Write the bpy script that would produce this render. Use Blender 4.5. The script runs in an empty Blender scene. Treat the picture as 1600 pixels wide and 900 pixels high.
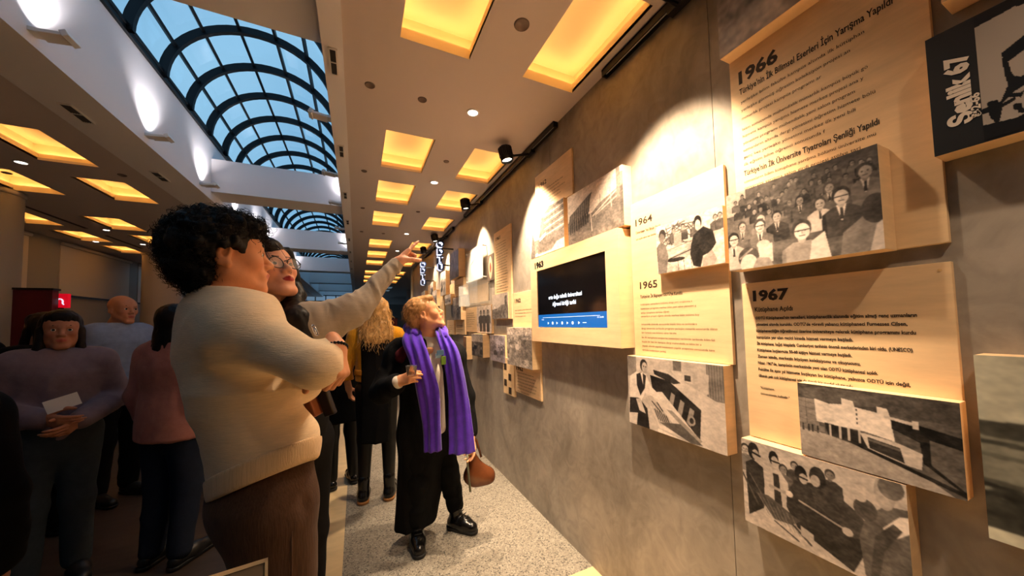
import bpy, bmesh, math, random
import numpy as np
from mathutils import Vector, Matrix, Quaternion
C = bpy.context.scene.collection
random.seed(7)

# ---------------------------------------------------------------- camera
EYE = 1.45
FPX, CX, CY, YAW, PIT, ROL = 526.5, 805.0, 478.0, 0.4398, 0.0493, 0.0211
def cam_axes():
    cy, sy = math.cos(YAW), math.sin(YAW); cp, sp = math.cos(PIT), math.sin(PIT); cr, sr = math.cos(ROL), math.sin(ROL)
    f = np.array([sy*cp, cy*cp, sp]); r = np.array([cy, -sy, 0.]); d = -np.cross(r, f)
    return np.array([r*cr + d*sr, -r*sr + d*cr, f])
RM = cam_axes()
cam_data = bpy.data.cameras.new('camera'); cam = bpy.data.objects.new('camera', cam_data); C.objects.link(cam)
cam_data.sensor_width = 36.0; cam_data.sensor_fit = 'HORIZONTAL'
cam_data.lens = FPX/1600*36.0
cam_data.shift_x = -(CX-800)/1600; cam_data.shift_y = (CY-450)/1600
cam_data.clip_start = 0.05; cam_data.clip_end = 200
cam.matrix_world = Matrix(((RM[0][0], -RM[1][0], -RM[2][0], 0), (RM[0][1], -RM[1][1], -RM[2][1], 0),
                           (RM[0][2], -RM[1][2], -RM[2][2], EYE), (0, 0, 0, 1)))
bpy.context.scene.camera = cam
def W(px, py, d):
    """point of the place seen at (px,py), d metres in front of the lens"""
    return RM.T @ (np.array([(px-CX)/FPX, (py-CY)/FPX, 1.0])*d) + np.array([0, 0, EYE])

sc = bpy.context.scene
sc.view_settings.view_transform = 'Standard'; sc.view_settings.look = 'None'
sc.view_settings.exposure = 0.12; sc.view_settings.gamma = 1.0; sc.view_settings.use_curve_mapping = False
sc.display_settings.display_device = 'sRGB'

def lin(c):
    return tuple((x/255/12.92 if x/255 <= 0.04045 else ((x/255+0.055)/1.055)**2.4) for x in c)
# dusk sky above the glass vault
world = bpy.data.worlds.new('dusk_sky'); sc.world = world; world.use_nodes = True
wn = world.node_tree.nodes; wl = world.node_tree.links
bgn = wn['Background']
wtc = wn.new('ShaderNodeTexCoord'); wno = wn.new('ShaderNodeTexNoise'); wno.inputs['Scale'].default_value = 2.2
wcr = wn.new('ShaderNodeValToRGB')
wcr.color_ramp.elements[0].position = 0.3; wcr.color_ramp.elements[0].color = (*lin((112, 160, 195)), 1)
wcr.color_ramp.elements[1].position = 0.75; wcr.color_ramp.elements[1].color = (*lin((160, 198, 222)), 1)
wl.new(wtc.outputs['Generated'], wno.inputs['Vector']); wl.new(wno.outputs['Fac'], wcr.inputs['Fac'])
wl.new(wcr.outputs['Color'], bgn.inputs['Color'])
bgn.inputs['Strength'].default_value = 1.2

# ---------------------------------------------------------------- materials
def mat(name, col, rough=0.6, metal=0.0, var=0.0, vscale=8.0, bump=0.0, bscale=60.0, emit=None, estr=0.0,
        alpha=None, trans=0.0, spec=0.5, attr=None, stretch=None, sheen=0.0, coat=0.0, ior=1.45, var2=None):
    m = bpy.data.materials.new(name); m.use_nodes = True
    nt = m.node_tree; b = nt.nodes['Principled BSDF']
    c = (*lin(col), 1.0)
    b.inputs['Base Color'].default_value = c
    b.inputs['Roughness'].default_value = rough; b.inputs['Metallic'].default_value = metal
    b.inputs['Specular IOR Level'].default_value = spec
    b.inputs['IOR'].default_value = ior
    if sheen: b.inputs['Sheen Weight'].default_value = sheen
    if coat: b.inputs['Coat Weight'].default_value = coat; b.inputs['Coat Roughness'].default_value = 0.15
    if trans: b.inputs['Transmission Weight'].default_value = trans
    if alpha is not None: b.inputs['Alpha'].default_value = alpha
    src = None
    if attr:
        a = nt.nodes.new('ShaderNodeVertexColor'); a.layer_name = attr; src = a.outputs['Color']
        nt.links.new(src, b.inputs['Base Color'])
    vec = None
    if var or bump:
        tc = nt.nodes.new('ShaderNodeTexCoord'); mp = nt.nodes.new('ShaderNodeMapping')
        nt.links.new(tc.outputs['Object'], mp.inputs['Vector']); vec = mp.outputs['Vector']
        if stretch: mp.inputs['Scale'].default_value = stretch
    if var:
        n = nt.nodes.new('ShaderNodeTexNoise'); n.inputs['Scale'].default_value = vscale; n.inputs['Detail'].default_value = 6
        n.inputs['Roughness'].default_value = 0.65
        nt.links.new(vec, n.inputs['Vector'])
        r = nt.nodes.new('ShaderNodeValToRGB')
        lo = tuple(max(0, x*(1-var)) for x in c[:3]); hi = tuple(min(1, x*(1+var)) for x in c[:3])
        if var2: hi = lin(var2)
        r.color_ramp.elements[0].position = 0.3; r.color_ramp.elements[0].color = (*lo, 1)
        r.color_ramp.elements[1].position = 0.7; r.color_ramp.elements[1].color = (*hi, 1)
        nt.links.new(n.outputs['Fac'], r.inputs['Fac'])
        if src:
            mx = nt.nodes.new('ShaderNodeMixRGB'); mx.blend_type = 'MULTIPLY'; mx.inputs[0].default_value = 1
            r.color_ramp.elements[0].color = (1-var, 1-var, 1-var, 1); r.color_ramp.elements[1].color = (1, 1, 1, 1)
            nt.links.new(src, mx.inputs[1]); nt.links.new(r.outputs['Color'], mx.inputs[2])
            nt.links.new(mx.outputs[0], b.inputs['Base Color'])
        else:
            nt.links.new(r.outputs['Color'], b.inputs['Base Color'])
    if bump:
        n2 = nt.nodes.new('ShaderNodeTexNoise'); n2.inputs['Scale'].default_value = bscale; n2.inputs['Detail'].default_value = 4
        nt.links.new(vec, n2.inputs['Vector'])
        bp = nt.nodes.new('ShaderNodeBump'); bp.inputs['Strength'].default_value = bump; bp.inputs['Distance'].default_value = 0.004
        nt.links.new(n2.outputs['Fac'], bp.inputs['Height']); nt.links.new(bp.outputs['Normal'], b.inputs['Normal'])
    if emit:
        b.inputs['Emission Color'].default_value = (*lin(emit), 1); b.inputs['Emission Strength'].default_value = estr
    return m

def concrete():
    m = mat('polished_concrete', (128, 120, 110), rough=0.42, spec=0.45)
    nt = m.node_tree; b = nt.nodes['Principled BSDF']
    tc = nt.nodes.new('ShaderNodeTexCoord')
    n1 = nt.nodes.new('ShaderNodeTexNoise'); n1.inputs['Scale'].default_value = 1.6; n1.inputs['Detail'].default_value = 9; n1.inputs['Roughness'].default_value = 0.62; n1.inputs['Distortion'].default_value = 1.2
    n2 = nt.nodes.new('ShaderNodeTexNoise'); n2.inputs['Scale'].default_value = 9; n2.inputs['Detail'].default_value = 8; n2.inputs['Distortion'].default_value = 2.0
    mp = nt.nodes.new('ShaderNodeMapping'); mp.inputs['Scale'].default_value = (1, 1, 0.55)
    nt.links.new(tc.outputs['Object'], mp.inputs['Vector'])
    nt.links.new(mp.outputs['Vector'], n1.inputs['Vector']); nt.links.new(tc.outputs['Object'], n2.inputs['Vector'])
    r1 = nt.nodes.new('ShaderNodeValToRGB')
    e = r1.color_ramp.elements; e[0].position = 0.32; e[0].color = (*lin((128, 119, 108)), 1); e[1].position = 0.68; e[1].color = (*lin((180, 169, 155)), 1)
    r2 = nt.nodes.new('ShaderNodeValToRGB')
    e = r2.color_ramp.elements; e[0].position = 0.3; e[0].color = (0.72, 0.72, 0.72, 1); e[1].position = 0.6; e[1].color = (1, 1, 1, 1)
    nt.links.new(n1.outputs['Fac'], r1.inputs['Fac']); nt.links.new(n2.outputs['Fac'], r2.inputs['Fac'])
    mx = nt.nodes.new('ShaderNodeMixRGB'); mx.blend_type = 'MULTIPLY'; mx.inputs[0].default_value = 0.8
    nt.links.new(r1.outputs['Color'], mx.inputs[1]); nt.links.new(r2.outputs['Color'], mx.inputs[2])
    nt.links.new(mx.outputs[0], b.inputs['Base Color'])
    rr = nt.nodes.new('ShaderNodeMapRange'); rr.inputs['To Min'].default_value = 0.32; rr.inputs['To Max'].default_value = 0.55
    nt.links.new(n2.outputs['Fac'], rr.inputs['Value']); nt.links.new(rr.outputs['Result'], b.inputs['Roughness'])
    bp = nt.nodes.new('ShaderNodeBump'); bp.inputs['Strength'].default_value = 0.25; bp.inputs['Distance'].default_value = 0.004
    nt.links.new(n2.outputs['Fac'], bp.inputs['Height']); nt.links.new(bp.outputs['Normal'], b.inputs['Normal'])
    return m
def terrazzo():
    m = mat('grey_terrazzo', (150, 142, 128), rough=0.45)
    nt = m.node_tree; b = nt.nodes['Principled BSDF']
    tc = nt.nodes.new('ShaderNodeTexCoord'); v = nt.nodes.new('ShaderNodeTexVoronoi'); v.inputs['Scale'].default_value = 130
    r = nt.nodes.new('ShaderNodeValToRGB'); r.color_ramp.interpolation = 'CONSTANT'
    e = r.color_ramp.elements; e[0].position = 0; e[0].color = (*lin((136, 129, 117)), 1); e[1].position = 0.45; e[1].color = (*lin((118, 112, 102)), 1)
    for p, c in ((0.7, (152, 146, 133)), (0.88, (80, 76, 70))):
        x = e.new(p); x.color = (*lin(c), 1)
    sp = nt.nodes.new('ShaderNodeSeparateColor')
    nt.links.new(tc.outputs['Object'], v.inputs['Vector']); nt.links.new(v.outputs['Color'], sp.inputs[0]); nt.links.new(sp.outputs[0], r.inputs['Fac'])
    nt.links.new(r.outputs['Color'], b.inputs['Base Color'])
    return m
def parquet():
    m = mat('dark_floor', (52, 40, 32), rough=0.5, var=0.35, vscale=3, stretch=(1, 6, 1))
    return m
M = dict(
    concrete=concrete(), terrazzo=terrazzo(), parquet=parquet(),
    cream_tile=mat('cream_stone', (205, 182, 140), rough=0.4, var=0.12, vscale=4, stretch=(1, 3, 1)),
    ceiling=mat('taupe_ceiling_paint', (198, 184, 178), rough=0.85),
    white=mat('white_plaster', (222, 218, 220), rough=0.8),
    lwall=mat('grey_wall_paint', (150, 142, 134), rough=0.85),
    blind=mat('roller_blind', (205, 192, 180), rough=0.9),
    coffer=mat('gold_coffer_paint', (246, 226, 188), rough=0.7),
    led=mat('warm_led', (255, 240, 200), emit=(255, 203, 132), estr=8.5),
    down=mat('downlight_diffuser', (255, 255, 255), emit=(255, 244, 225), estr=9.0),
    wcap=mat('white_fixture', (215, 210, 205), rough=0.4),
    dark=mat('black_metal', (18, 18, 19), rough=0.4, metal=0.3),
    grille=mat('dark_grille', (40, 36, 34), rough=0.6),
    speaker=mat('speaker_grille', (105, 88, 78), rough=0.7),
    steel=mat('dark_steel_frame', (14, 18, 22), rough=0.45, metal=0.5),
    wood=mat('birch_plywood', (231, 197, 152), rough=0.55, var=0.10, vscale=5, stretch=(1, 1, 6), bump=0.05),
    edge=mat('plywood_edge', (226, 186, 128), rough=0.6, var=0.14, vscale=60, stretch=(8, 1, 1)),
    white_board=mat('white_board', (226, 214, 196), rough=0.5),
    ink=mat('dark_brown_ink', (48, 34, 22), rough=0.7),
    black=mat('black_print', (12, 12, 13), rough=0.45),
    print=mat('photo_print', (128, 128, 128), rough=0.38, attr='Col', spec=0.4),
    screen_black=mat('screen_glass', (10, 10, 14), rough=0.12),
    screen_blue=mat('screen_blue_bar', (10, 60, 120), rough=0.3, emit=(20, 110, 190), estr=0.75),
    screen_white=mat('screen_white_light', (200, 220, 240), emit=(205, 225, 250), estr=1.3),
    light_white=mat('poster_white_print', (214, 198, 182), rough=0.5),
    red=mat('dark_red_panel', (78, 12, 22), rough=0.5),
    red_sign=mat('red_lit_sign', (200, 10, 30), emit=(225, 8, 35), estr=0.6),
    acrylic=mat('clear_acrylic', (240, 245, 245), rough=0.03, alpha=0.22, spec=0.8),
    column=mat('grey_column', (176, 166, 164), rough=0.7),
    cream_wall=mat('cream_pillar', (225, 208, 180), rough=0.7),
    navy=mat('navy_letter_face', (28, 48, 92), rough=0.4),
    lit_white=mat('lit_letter_side', (235, 238, 255), emit=(225, 232, 255), estr=0.9),
)
gm = mat('skylight_glass', (150, 190, 215), rough=0.08, spec=0.5)
_nt = gm.node_tree
_tr = _nt.nodes.new('ShaderNodeBsdfTransparent'); _tr.inputs['Color'].default_value = (0.72, 0.88, 0.97, 1)
_mx = _nt.nodes.new('ShaderNodeMixShader'); _fr = _nt.nodes.new('ShaderNodeValue'); _fr.outputs[0].default_value = 0.10
_gl = _nt.nodes.new('ShaderNodeBsdfGlossy'); _gl.inputs['Roughness'].default_value = 0.12
_nt.links.new(_fr.outputs[0], _mx.inputs[0]); _nt.links.new(_tr.outputs[0], _mx.inputs[1]); _nt.links.new(_gl.outputs[0], _mx.inputs[2])
_nt.links.new(_mx.outputs[0], _nt.nodes['Material Output'].inputs['Surface'])
M['glass'] = gm

# ---------------------------------------------------------------- helpers
def worldloc(o):
    v = Vector((0, 0, 0))
    while o is not None: v = v+o.location; o = o.parent
    return v
def link_mesh(name, me, m=None, parent=None, smooth=False):
    me.name = name
    o = bpy.data.objects.new(name, me); C.objects.link(o)
    if m is not None:
        for x in (m if isinstance(m, (list, tuple)) else [m]): me.materials.append(x)
    if smooth:
        me.polygons.foreach_set('use_smooth', [True]*len(me.polygons))
    if parent is not None:
        o.parent = parent
        me.transform(Matrix.Translation(-worldloc(parent)))
    return o
class MB:
    """collects shapes for one mesh (world coordinates)"""
    def __init__(s): s.v = []; s.f = []; s.mi = []; s.cur = 0
    def add(s, vs, fs):
        n = len(s.v); s.v += [tuple(map(float, v)) for v in vs]; s.f += [tuple(i+n for i in f) for f in fs]; s.mi += [s.cur]*len(fs); return s
    def box(s, x0, x1, y0, y1, z0, z1):
        x0, x1 = sorted((x0, x1)); y0, y1 = sorted((y0, y1)); z0, z1 = sorted((z0, z1))
        vs = [(x, y, z) for x in (x0, x1) for y in (y0, y1) for z in (z0, z1)]
        return s.add(vs, [(0, 1, 3, 2), (4, 6, 7, 5), (0, 4, 5, 1), (2, 3, 7, 6), (0, 2, 6, 4), (1, 5, 7, 3)])
    def obox(s, c, ax, ay, az, hx, hy, hz):
        c = np.array(c, float); ax, ay, az = [np.array(a, float) for a in (ax, ay, az)]
        vs = [c+ax*hx*i+ay*hy*j+az*hz*k for i in (-1, 1) for j in (-1, 1) for k in (-1, 1)]
        return s.add(vs, [(0, 1, 3, 2), (4, 6, 7, 5), (0, 4, 5, 1), (2, 3, 7, 6), (0, 2, 6, 4), (1, 5, 7, 3)])
    def tube(s, pts, r, n=8, cap=True):
        pts = [np.array(p, float) for p in pts]
        rs = r if isinstance(r, (list, tuple)) else [r]*len(pts)
        t0 = pts[1]-pts[0]; t0 /= np.linalg.norm(t0)+1e-12
        u = np.cross(t0, [0, 0, 1.]);
        if np.linalg.norm(u) < 1e-3: u = np.cross(t0, [0, 1., 0])
        u /= np.linalg.norm(u)
        vs = []; fs = []
        for i, p in enumerate(pts):
            a = pts[max(i-1, 0)]; b = pts[min(i+1, len(pts)-1)]; t = b-a; t /= np.linalg.norm(t)+1e-12
            u = u-t*np.dot(u, t); u /= np.linalg.norm(u)+1e-12; w = np.cross(t, u)
            for k in range(n):
                a_ = 2*math.pi*k/n; vs.append(p+(u*math.cos(a_)+w*math.sin(a_))*rs[i])
        for i in range(len(pts)-1):
            for k in range(n):
                fs.append((i*n+k, i*n+(k+1) % n, (i+1)*n+(k+1) % n, (i+1)*n+k))
        if cap: fs.append(tuple(range(n))[::-1]); fs.append(tuple((len(pts)-1)*n+k for k in range(n)))
        return s.add(vs, fs)
    def lathe(s, prof, c, n=24, axis=(0, 0, 1)):
        ax = np.array(axis, float); ax /= np.linalg.norm(ax)
        u = np.cross(ax, [0, 1., 0]) if abs(ax[1]) < 0.9 else np.cross(ax, [1., 0, 0]); u /= np.linalg.norm(u); w = np.cross(ax, u)
        vs = []; fs = []
        for r, h in prof:
            for k in range(n):
                a = 2*math.pi*k/n; vs.append(np.array(c)+ax*h+(u*math.cos(a)+w*math.sin(a))*r)
        for i in range(len(prof)-1):
            for k in range(n): fs.append((i*n+k, i*n+(k+1) % n, (i+1)*n+(k+1) % n, (i+1)*n+k))
        return s.add(vs, fs)
    def build(s, name, m, parent=None, smooth=False, bevel=0.0):
        me = bpy.data.meshes.new(name); me.from_pydata(s.v, [], s.f); me.update()
        bm = bmesh.new(); bm.from_mesh(me); bmesh.ops.recalc_face_normals(bm, faces=bm.faces[:])
        if bevel: bmesh.ops.bevel(bm, geom=[e for e in bm.edges if len(e.link_faces) == 2 and e.calc_face_angle(0) > 0.6], offset=bevel, segments=2, affect='EDGES', profile=0.5)
        bm.to_mesh(me); bm.free()
        if not bevel and any(s.mi): me.polygons.foreach_set('material_index', s.mi)
        return link_mesh(name, me, m, parent, smooth)
def tag(o, label=None, cat=None, group=None, kind=None):
    if label: o['label'] = label
    if cat: o['category'] = cat
    if group: o['group'] = group
    if kind: o['kind'] = kind
    return o
def thing(name, loc, label, cat, group=None, rz=0.0):
    o = bpy.data.objects.new(name, None); C.objects.link(o); o.location = tuple(map(float, loc)); o.rotation_euler = (0, 0, rz)
    o.empty_display_size = 0.05
    return tag(o, label, cat, group)
def struct(o): o['kind'] = 'structure'; return o
def copy_tree(o, loc, label=None):
    def rec(a, par):
        c = a.copy(); C.objects.link(c)
        if par is not None: c.parent = par
        for ch in a.children: rec(ch, c)
        return c
    c = rec(o, None); c.location = tuple(loc)
    if label: c['label'] = label
    return c

# ---- implicit surfaces (for people, cloth, bags)
def unit(v): v = np.array(v, float); return v/(np.linalg.norm(v)+1e-12)
def frame(o, y, z):
    y = unit(y); z = np.array(z, float); z = unit(z-y*np.dot(z, y)); x = np.cross(y, z)
    m = np.eye(4); m[:3, 0] = x; m[:3, 1] = y; m[:3, 2] = z; m[:3, 3] = o; return m
def tp(m, p): return m[:3, :3] @ np.array(p, float)+m[:3, 3]
def cone(a, b, ra, rb, k=0.01, flat=None, op='+'):
    return dict(t='c', a=np.array(a, float), b=np.array(b, float), ra=ra, rb=rb, k=k, flat=flat, op=op)
def ell(c, r, k=0.01, m=None, op='+'):
    R = np.eye(3) if m is None else np.array(m)[:3, :3]
    return dict(t='e', c=np.array(c, float), r=np.array(r, float), R=R, k=k, op=op)
def slab(c, n, op='-', k=0.004):      # removes the half space on the side of n
    return dict(t='s', c=np.array(c, float), n=unit(n), k=k, op=op)
def xf(prims, m):
    out = []
    for p in prims:
        q = dict(p); s = np.cbrt(np.linalg.det(m[:3, :3]))
        if q['t'] == 'c':
            q['a'] = tp(m, q['a']); q['b'] = tp(m, q['b']); q['ra'] *= s; q['rb'] *= s
            if q['flat']: q['flat'] = (unit(m[:3, :3] @ np.array(q['flat'][0])), q['flat'][1])
        elif q['t'] == 'e': q['c'] = tp(m, q['c']); q['R'] = (m[:3, :3]/s) @ q['R']; q['r'] = q['r']*s
        else: q['c'] = tp(m, q['c']); q['n'] = unit(m[:3, :3] @ q['n'])
        q['k'] *= s; out.append(q)
    return out
def evalp(p, P):
    if p['t'] == 'c':
        ba = p['b']-p['a']; L = ba@ba+1e-12; pa = P-p['a']
        t = np.clip((pa@ba)/L, 0, 1); v = pa-t[..., None]*ba
        r = p['ra']+(p['rb']-p['ra'])*t
        if p['flat']:
            n, s = p['flat']; n = np.array(n); d = v@n; v = v+n*(d*(1/s-1))[..., None]
            return (np.sqrt((v*v).sum(-1))-r)*min(1, max(s, 0.5))
        return np.sqrt((v*v).sum(-1))-r
    if p['t'] == 'e':
        q = (P-p['c'])@p['R']; k0 = np.sqrt(((q/p['r'])**2).sum(-1)); k1 = np.sqrt(((q/p['r']**2)**2).sum(-1))+1e-9
        return k0*(k0-1)/k1
    return (P-p['c'])@(-p['n'])*-1 if p['op'] == '+' else -((P-p['c'])@p['n'])
def sdf(prims, h, smooth=1):
    lo = np.full(3, 1e9); hi = np.full(3, -1e9)
    for p in prims:
        if p['op'] != '+': continue
        if p['t'] == 'c':
            r = max(p['ra'], p['rb'])
            if p['flat']: r *= max(1, p['flat'][1])
            a, b = np.minimum(p['a'], p['b'])-r, np.maximum(p['a'], p['b'])+r
        else: a, b = p['c']-p['r'].max(), p['c']+p['r'].max()
        lo = np.minimum(lo, a); hi = np.maximum(hi, b)
    lo -= 3*h+0.01; hi += 3*h+0.01
    n = np.ceil((hi-lo)/h).astype(int)+1
    F = np.full(n, 0.5, np.float32)
    for p in prims:
        if p['t'] == 'c':
            r = max(p['ra'], p['rb'])
            if p['flat']: r *= max(1, p['flat'][1])
            a, b = np.minimum(p['a'], p['b'])-r, np.maximum(p['a'], p['b'])+r
        elif p['t'] == 'e': a, b = p['c']-p['r'].max(), p['c']+p['r'].max()
        else: a, b = lo, hi
        mg = p['k']*1.5+4*h
        i0 = np.clip(np.floor((a-mg-lo)/h).astype(int), 0, n-1); i1 = np.clip(np.ceil((b+mg-lo)/h).astype(int)+1, 1, n)
        if (i1 <= i0).any(): continue
        g = np.stack(np.meshgrid(*[lo[d]+h*np.arange(i0[d], i1[d]) for d in range(3)], indexing='ij'), -1)
        D = evalp(p, g); sl = tuple(slice(i0[d], i1[d]) for d in range(3)); A = F[sl]; k = max(p['k'], 1e-5)
        if p['op'] == '+':
            hh = np.clip(0.5+0.5*(A-D)/k, 0, 1); F[sl] = A*(1-hh)+D*hh-k*hh*(1-hh)
        else:
            if p['t'] == 's': D = -((g-p['c'])@p['n'])
            hh = np.clip(0.5-0.5*(A+D)/k, 0, 1); F[sl] = A*(1-hh)-D*hh+k*hh*(1-hh)
    S = F < 0
    N = np.array(F.shape)-1
    def cc(a, i, j, k): return a[i:i+N[0], j:j+N[1], k:k+N[2]]
    cs = [(i, j, k) for i in (0, 1) for j in (0, 1) for k in (0, 1)]
    cnt = sum(cc(S, *c).astype(np.int8) for c in cs)
    act = (cnt > 0) & (cnt < 8)
    ii = np.argwhere(act)
    if len(ii) == 0: return np.zeros((0, 3)), []
    acc = np.zeros((len(ii), 3)); num = np.zeros(len(ii))
    for c1 in cs:
        for d in range(3):
            if c1[d]: continue
            c2 = list(c1); c2[d] = 1
            a = F[tuple((ii+c1).T)]; b = F[tuple((ii+c2).T)]
            m = (a < 0) != (b < 0); t = np.where(m, a/np.where(m, a-b, 1), 0)
            pt = np.array(c1, float)[None].repeat(len(ii), 0); pt[:, d] += t
            acc[m] += pt[m]; num[m] += 1
    V = lo+h*(ii+acc/num[:, None])
    idx = np.full(N, -1, np.int64); idx[tuple(ii.T)] = np.arange(len(ii))
    quads = []
    for d in range(3):
        e1, e2 = [(1, 2), (2, 0), (0, 1)][d]
        s2 = [slice(None)]*3; s2[d] = slice(1, None); s1 = [slice(None)]*3; s1[d] = slice(None, -1)
        ch = S[tuple(s1)] != S[tuple(s2)]
        E = np.argwhere(ch); E = E[(E[:, e1] > 0) & (E[:, e2] > 0) & (E[:, e1] < N[e1]) & (E[:, e2] < N[e2])]
        if len(E) == 0: continue
        o1 = np.zeros(3, int); o1[e1] = 1; o2 = np.zeros(3, int); o2[e2] = 1
        q = np.stack([idx[tuple((E-o1-o2).T)], idx[tuple((E-o2).T)], idx[tuple(E.T)], idx[tuple((E-o1).T)]], 1)
        fl = S[tuple(E.T)]; q[~fl] = q[~fl][:, ::-1]
        quads.append(q)
    Q = np.concatenate(quads)
    for _ in range(smooth):
        A = np.zeros_like(V); w = np.zeros(len(V))
        for a, b in ((0, 1), (1, 2), (2, 3), (3, 0)):
            np.add.at(A, Q[:, a], V[Q[:, b]]); np.add.at(w, Q[:, a], 1); np.add.at(A, Q[:, b], V[Q[:, a]]); np.add.at(w, Q[:, b], 1)
        V = V*0.5+0.5*A/np.maximum(w, 1)[:, None]
    return V, Q
def vnormals(V, Q):
    n = np.cross(V[Q[:, 2]]-V[Q[:, 0]], V[Q[:, 3]]-V[Q[:, 1]]); A = np.zeros_like(V)
    for i in range(4): np.add.at(A, Q[:, i], n)
    return A/(np.linalg.norm(A, axis=1)[:, None]+1e-12)
def vnoise(P, seed=0):
    i = np.floor(P).astype(np.int64); f = P-i; f = f*f*(3-2*f)
    def hsh(a): 
        x = (a[:, 0]*374761393+a[:, 1]*668265263+a[:, 2]*2147483647+seed*974634777) & 0xffffffff
        x = ((x ^ (x >> 13))*1274126177) & 0xffffffff
        return ((x ^ (x >> 16)) & 0xffff)/65535.0
    r = 0
    for dx in (0, 1):
        for dy in (0, 1):
            for dz in (0, 1):
                w = (f[:, 0] if dx else 1-f[:, 0])*(f[:, 1] if dy else 1-f[:, 1])*(f[:, 2] if dz else 1-f[:, 2])
                r = r+w*hsh(i+[dx, dy, dz])
    return r*2-1
def folds(V, Q, amp, scale, seed=1, rot=None):
    n = vnormals(V, Q); P = V*np.array(scale)
    if rot is not None: P = (V@np.array(rot).T)*np.array(scale)
    P = P+0.6*np.stack([vnoise(P*0.7, seed+9), vnoise(P*0.7+5, seed+10), vnoise(P*0.7+9, seed+11)], 1)
    d = 1-np.abs(vnoise(P, seed))*2
    d = d*0.7+0.3*vnoise(P*2.3, seed+3)
    return V+n*(amp*d)[:, None]
def np_mesh(name, V, Q, m, parent=None, smooth=True, cols=None):
    me = bpy.data.meshes.new(name)
    Q = np.asarray(Q)
    me.vertices.add(len(V)); me.vertices.foreach_set('co', np.asarray(V, np.float32).ravel())
    me.loops.add(Q.size); me.loops.foreach_set('vertex_index', Q.astype(np.int32).ravel())
    me.polygons.add(len(Q)); me.polygons.foreach_set('loop_start', np.arange(0, Q.size, Q.shape[1], dtype=np.int32))
    me.update(calc_edges=True); me.validate()
    if cols is not None:
        ca = me.color_attributes.new('Col', 'FLOAT_COLOR', 'POINT')
        c4 = np.ones((len(V), 4), np.float32); c4[:, :3] = cols; ca.data.foreach_set('color', c4.ravel())
    return link_mesh(name, me, m, parent, smooth)
def merge(parts):
    Vs = []; Qs = []; n = 0
    for V, Q in parts: Vs.append(V); Qs.append(Q+n); n += len(V)
    return np.concatenate(Vs), np.concatenate(Qs)
# ================================================================ ROOM
ZC = 2.84; XW = 1.266; XL = -1.42; XR = -0.16; XEDGE_R = -0.065; XEDGE_L = -1.735
XLW = -4.05; Y0 = -1.6; Y1 = 24.0; WALL_END = 8.6
rows = [(-0.95, -0.33), (1.02, 1.64), (2.49, 3.10), (3.41, 4.02), (4.36, 4.98), (5.82, 6.45), (6.76, 7.41), (7.74, 8.35), (9.22, 9.86), (10.2, 10.82), (11.15, 11.78), (13.0, 13.6), (14.1, 14.7)]
colsR = [(0.187, 0.535), (0.847, 1.186)]
colsL = [(-2.33, -1.98), (-3.03, -2.68), (-3.80, -3.47)]

# floor
b = MB(); b.cur = 0; b.box(-0.075, XW, 1.69, WALL_END+14, -0.1, 0)
b.cur = 1; b.box(-0.25, -0.075, Y0, 16, -0.1, 0); b.box(-0.075, XW, Y0, 1.69, -0.1, 0)
b.cur = 2; b.box(XLW-0.1, -0.25, Y0, Y1, -0.1, -0.002); b.box(XW, 6.0, WALL_END, Y1, -0.1, -0.002)
struct(b.build('floor', [M['terrazzo'], M['cream_tile'], M['parquet']]))
# exhibition wall, in slabs with fine joints
b = MB()
js = [Y0, -0.40, 0.828, 2.05, 3.27, 4.49, 5.71, 6.93, WALL_END]
for a, c in zip(js[:-1], js[1:]): b.box(XW, XW+0.14, a+0.0012, c-0.0012, 0, ZC+0.03)
b.box(XW+0.012, XW+0.13, Y0, WALL_END, 0, ZC+0.03)
struct(b.build('wall_right', M['concrete']))
b = MB(); b.box(XLW-0.12, XLW, Y0, Y1, 0, ZC+0.1); struct(b.build('wall_left', M['lwall']))
b = MB(); b.box(XLW-0.1, XW+0.1, Y0-0.12, Y0, 0, 4.3); struct(b.build('wall_back', M['lwall']))
b = MB(); b.box(XLW-0.1, 6.1, Y1, Y1+0.12, 0, 4.3); struct(b.build('wall_far', M['lwall']))
b = MB(); b.box(6.0, 6.12, WALL_END, Y1, 0, ZC+0.1); b.box(XW+0.14, 6.1, WALL_END-0.12, WALL_END-0.001, 0, ZC+0.1); struct(b.build('wall_side', M['lwall']))

# ceilings with coffer openings
def ceiling_plane(name, x0, x1, y0, y1, cols):
    xs = sorted({x0, x1, *[v for c in cols for v in c if x0 < v < x1]}); ys = sorted({y0, y1, *[v for c in rows for v in c if y0 < v < y1]})
    b = MB()
    for xa, xb in zip(xs[:-1], xs[1:]):
        for ya, yb in zip(ys[:-1], ys[1:]):
            mx, my = (xa+xb)/2, (ya+yb)/2
            if any(c[0] < mx < c[1] for c in cols) and any(r_[0] < my < r_[1] for r_ in rows): continue
            b.box(xa, xb, ya, yb, ZC, ZC+0.02)
    return b
b = ceiling_plane('c', XEDGE_R, 6.0, Y0, Y1, colsR)
b2 = ceiling_plane('c', XLW, XEDGE_L, Y0, Y1, colsL)
b.add(b2.v, b2.f)
struct(b.build('ceiling', M['ceiling']))
# pale ledges along the skylight slot, fascias, upper closing
ZF = 3.50
for nm, (a, c, f0, f1) in {'trim_1': (XL, XEDGE_L, XL-0.02, XL), 'trim_2': (XR, XEDGE_R, XR, XR+0.02)}.items():
    b = MB(); b.box(a, c, Y0, Y1, ZC-0.004, ZC+0.03); b.box(f0, f1, Y0, Y1, ZC+0.03, ZF)
    struct(b.build(nm, M['white']))
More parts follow.
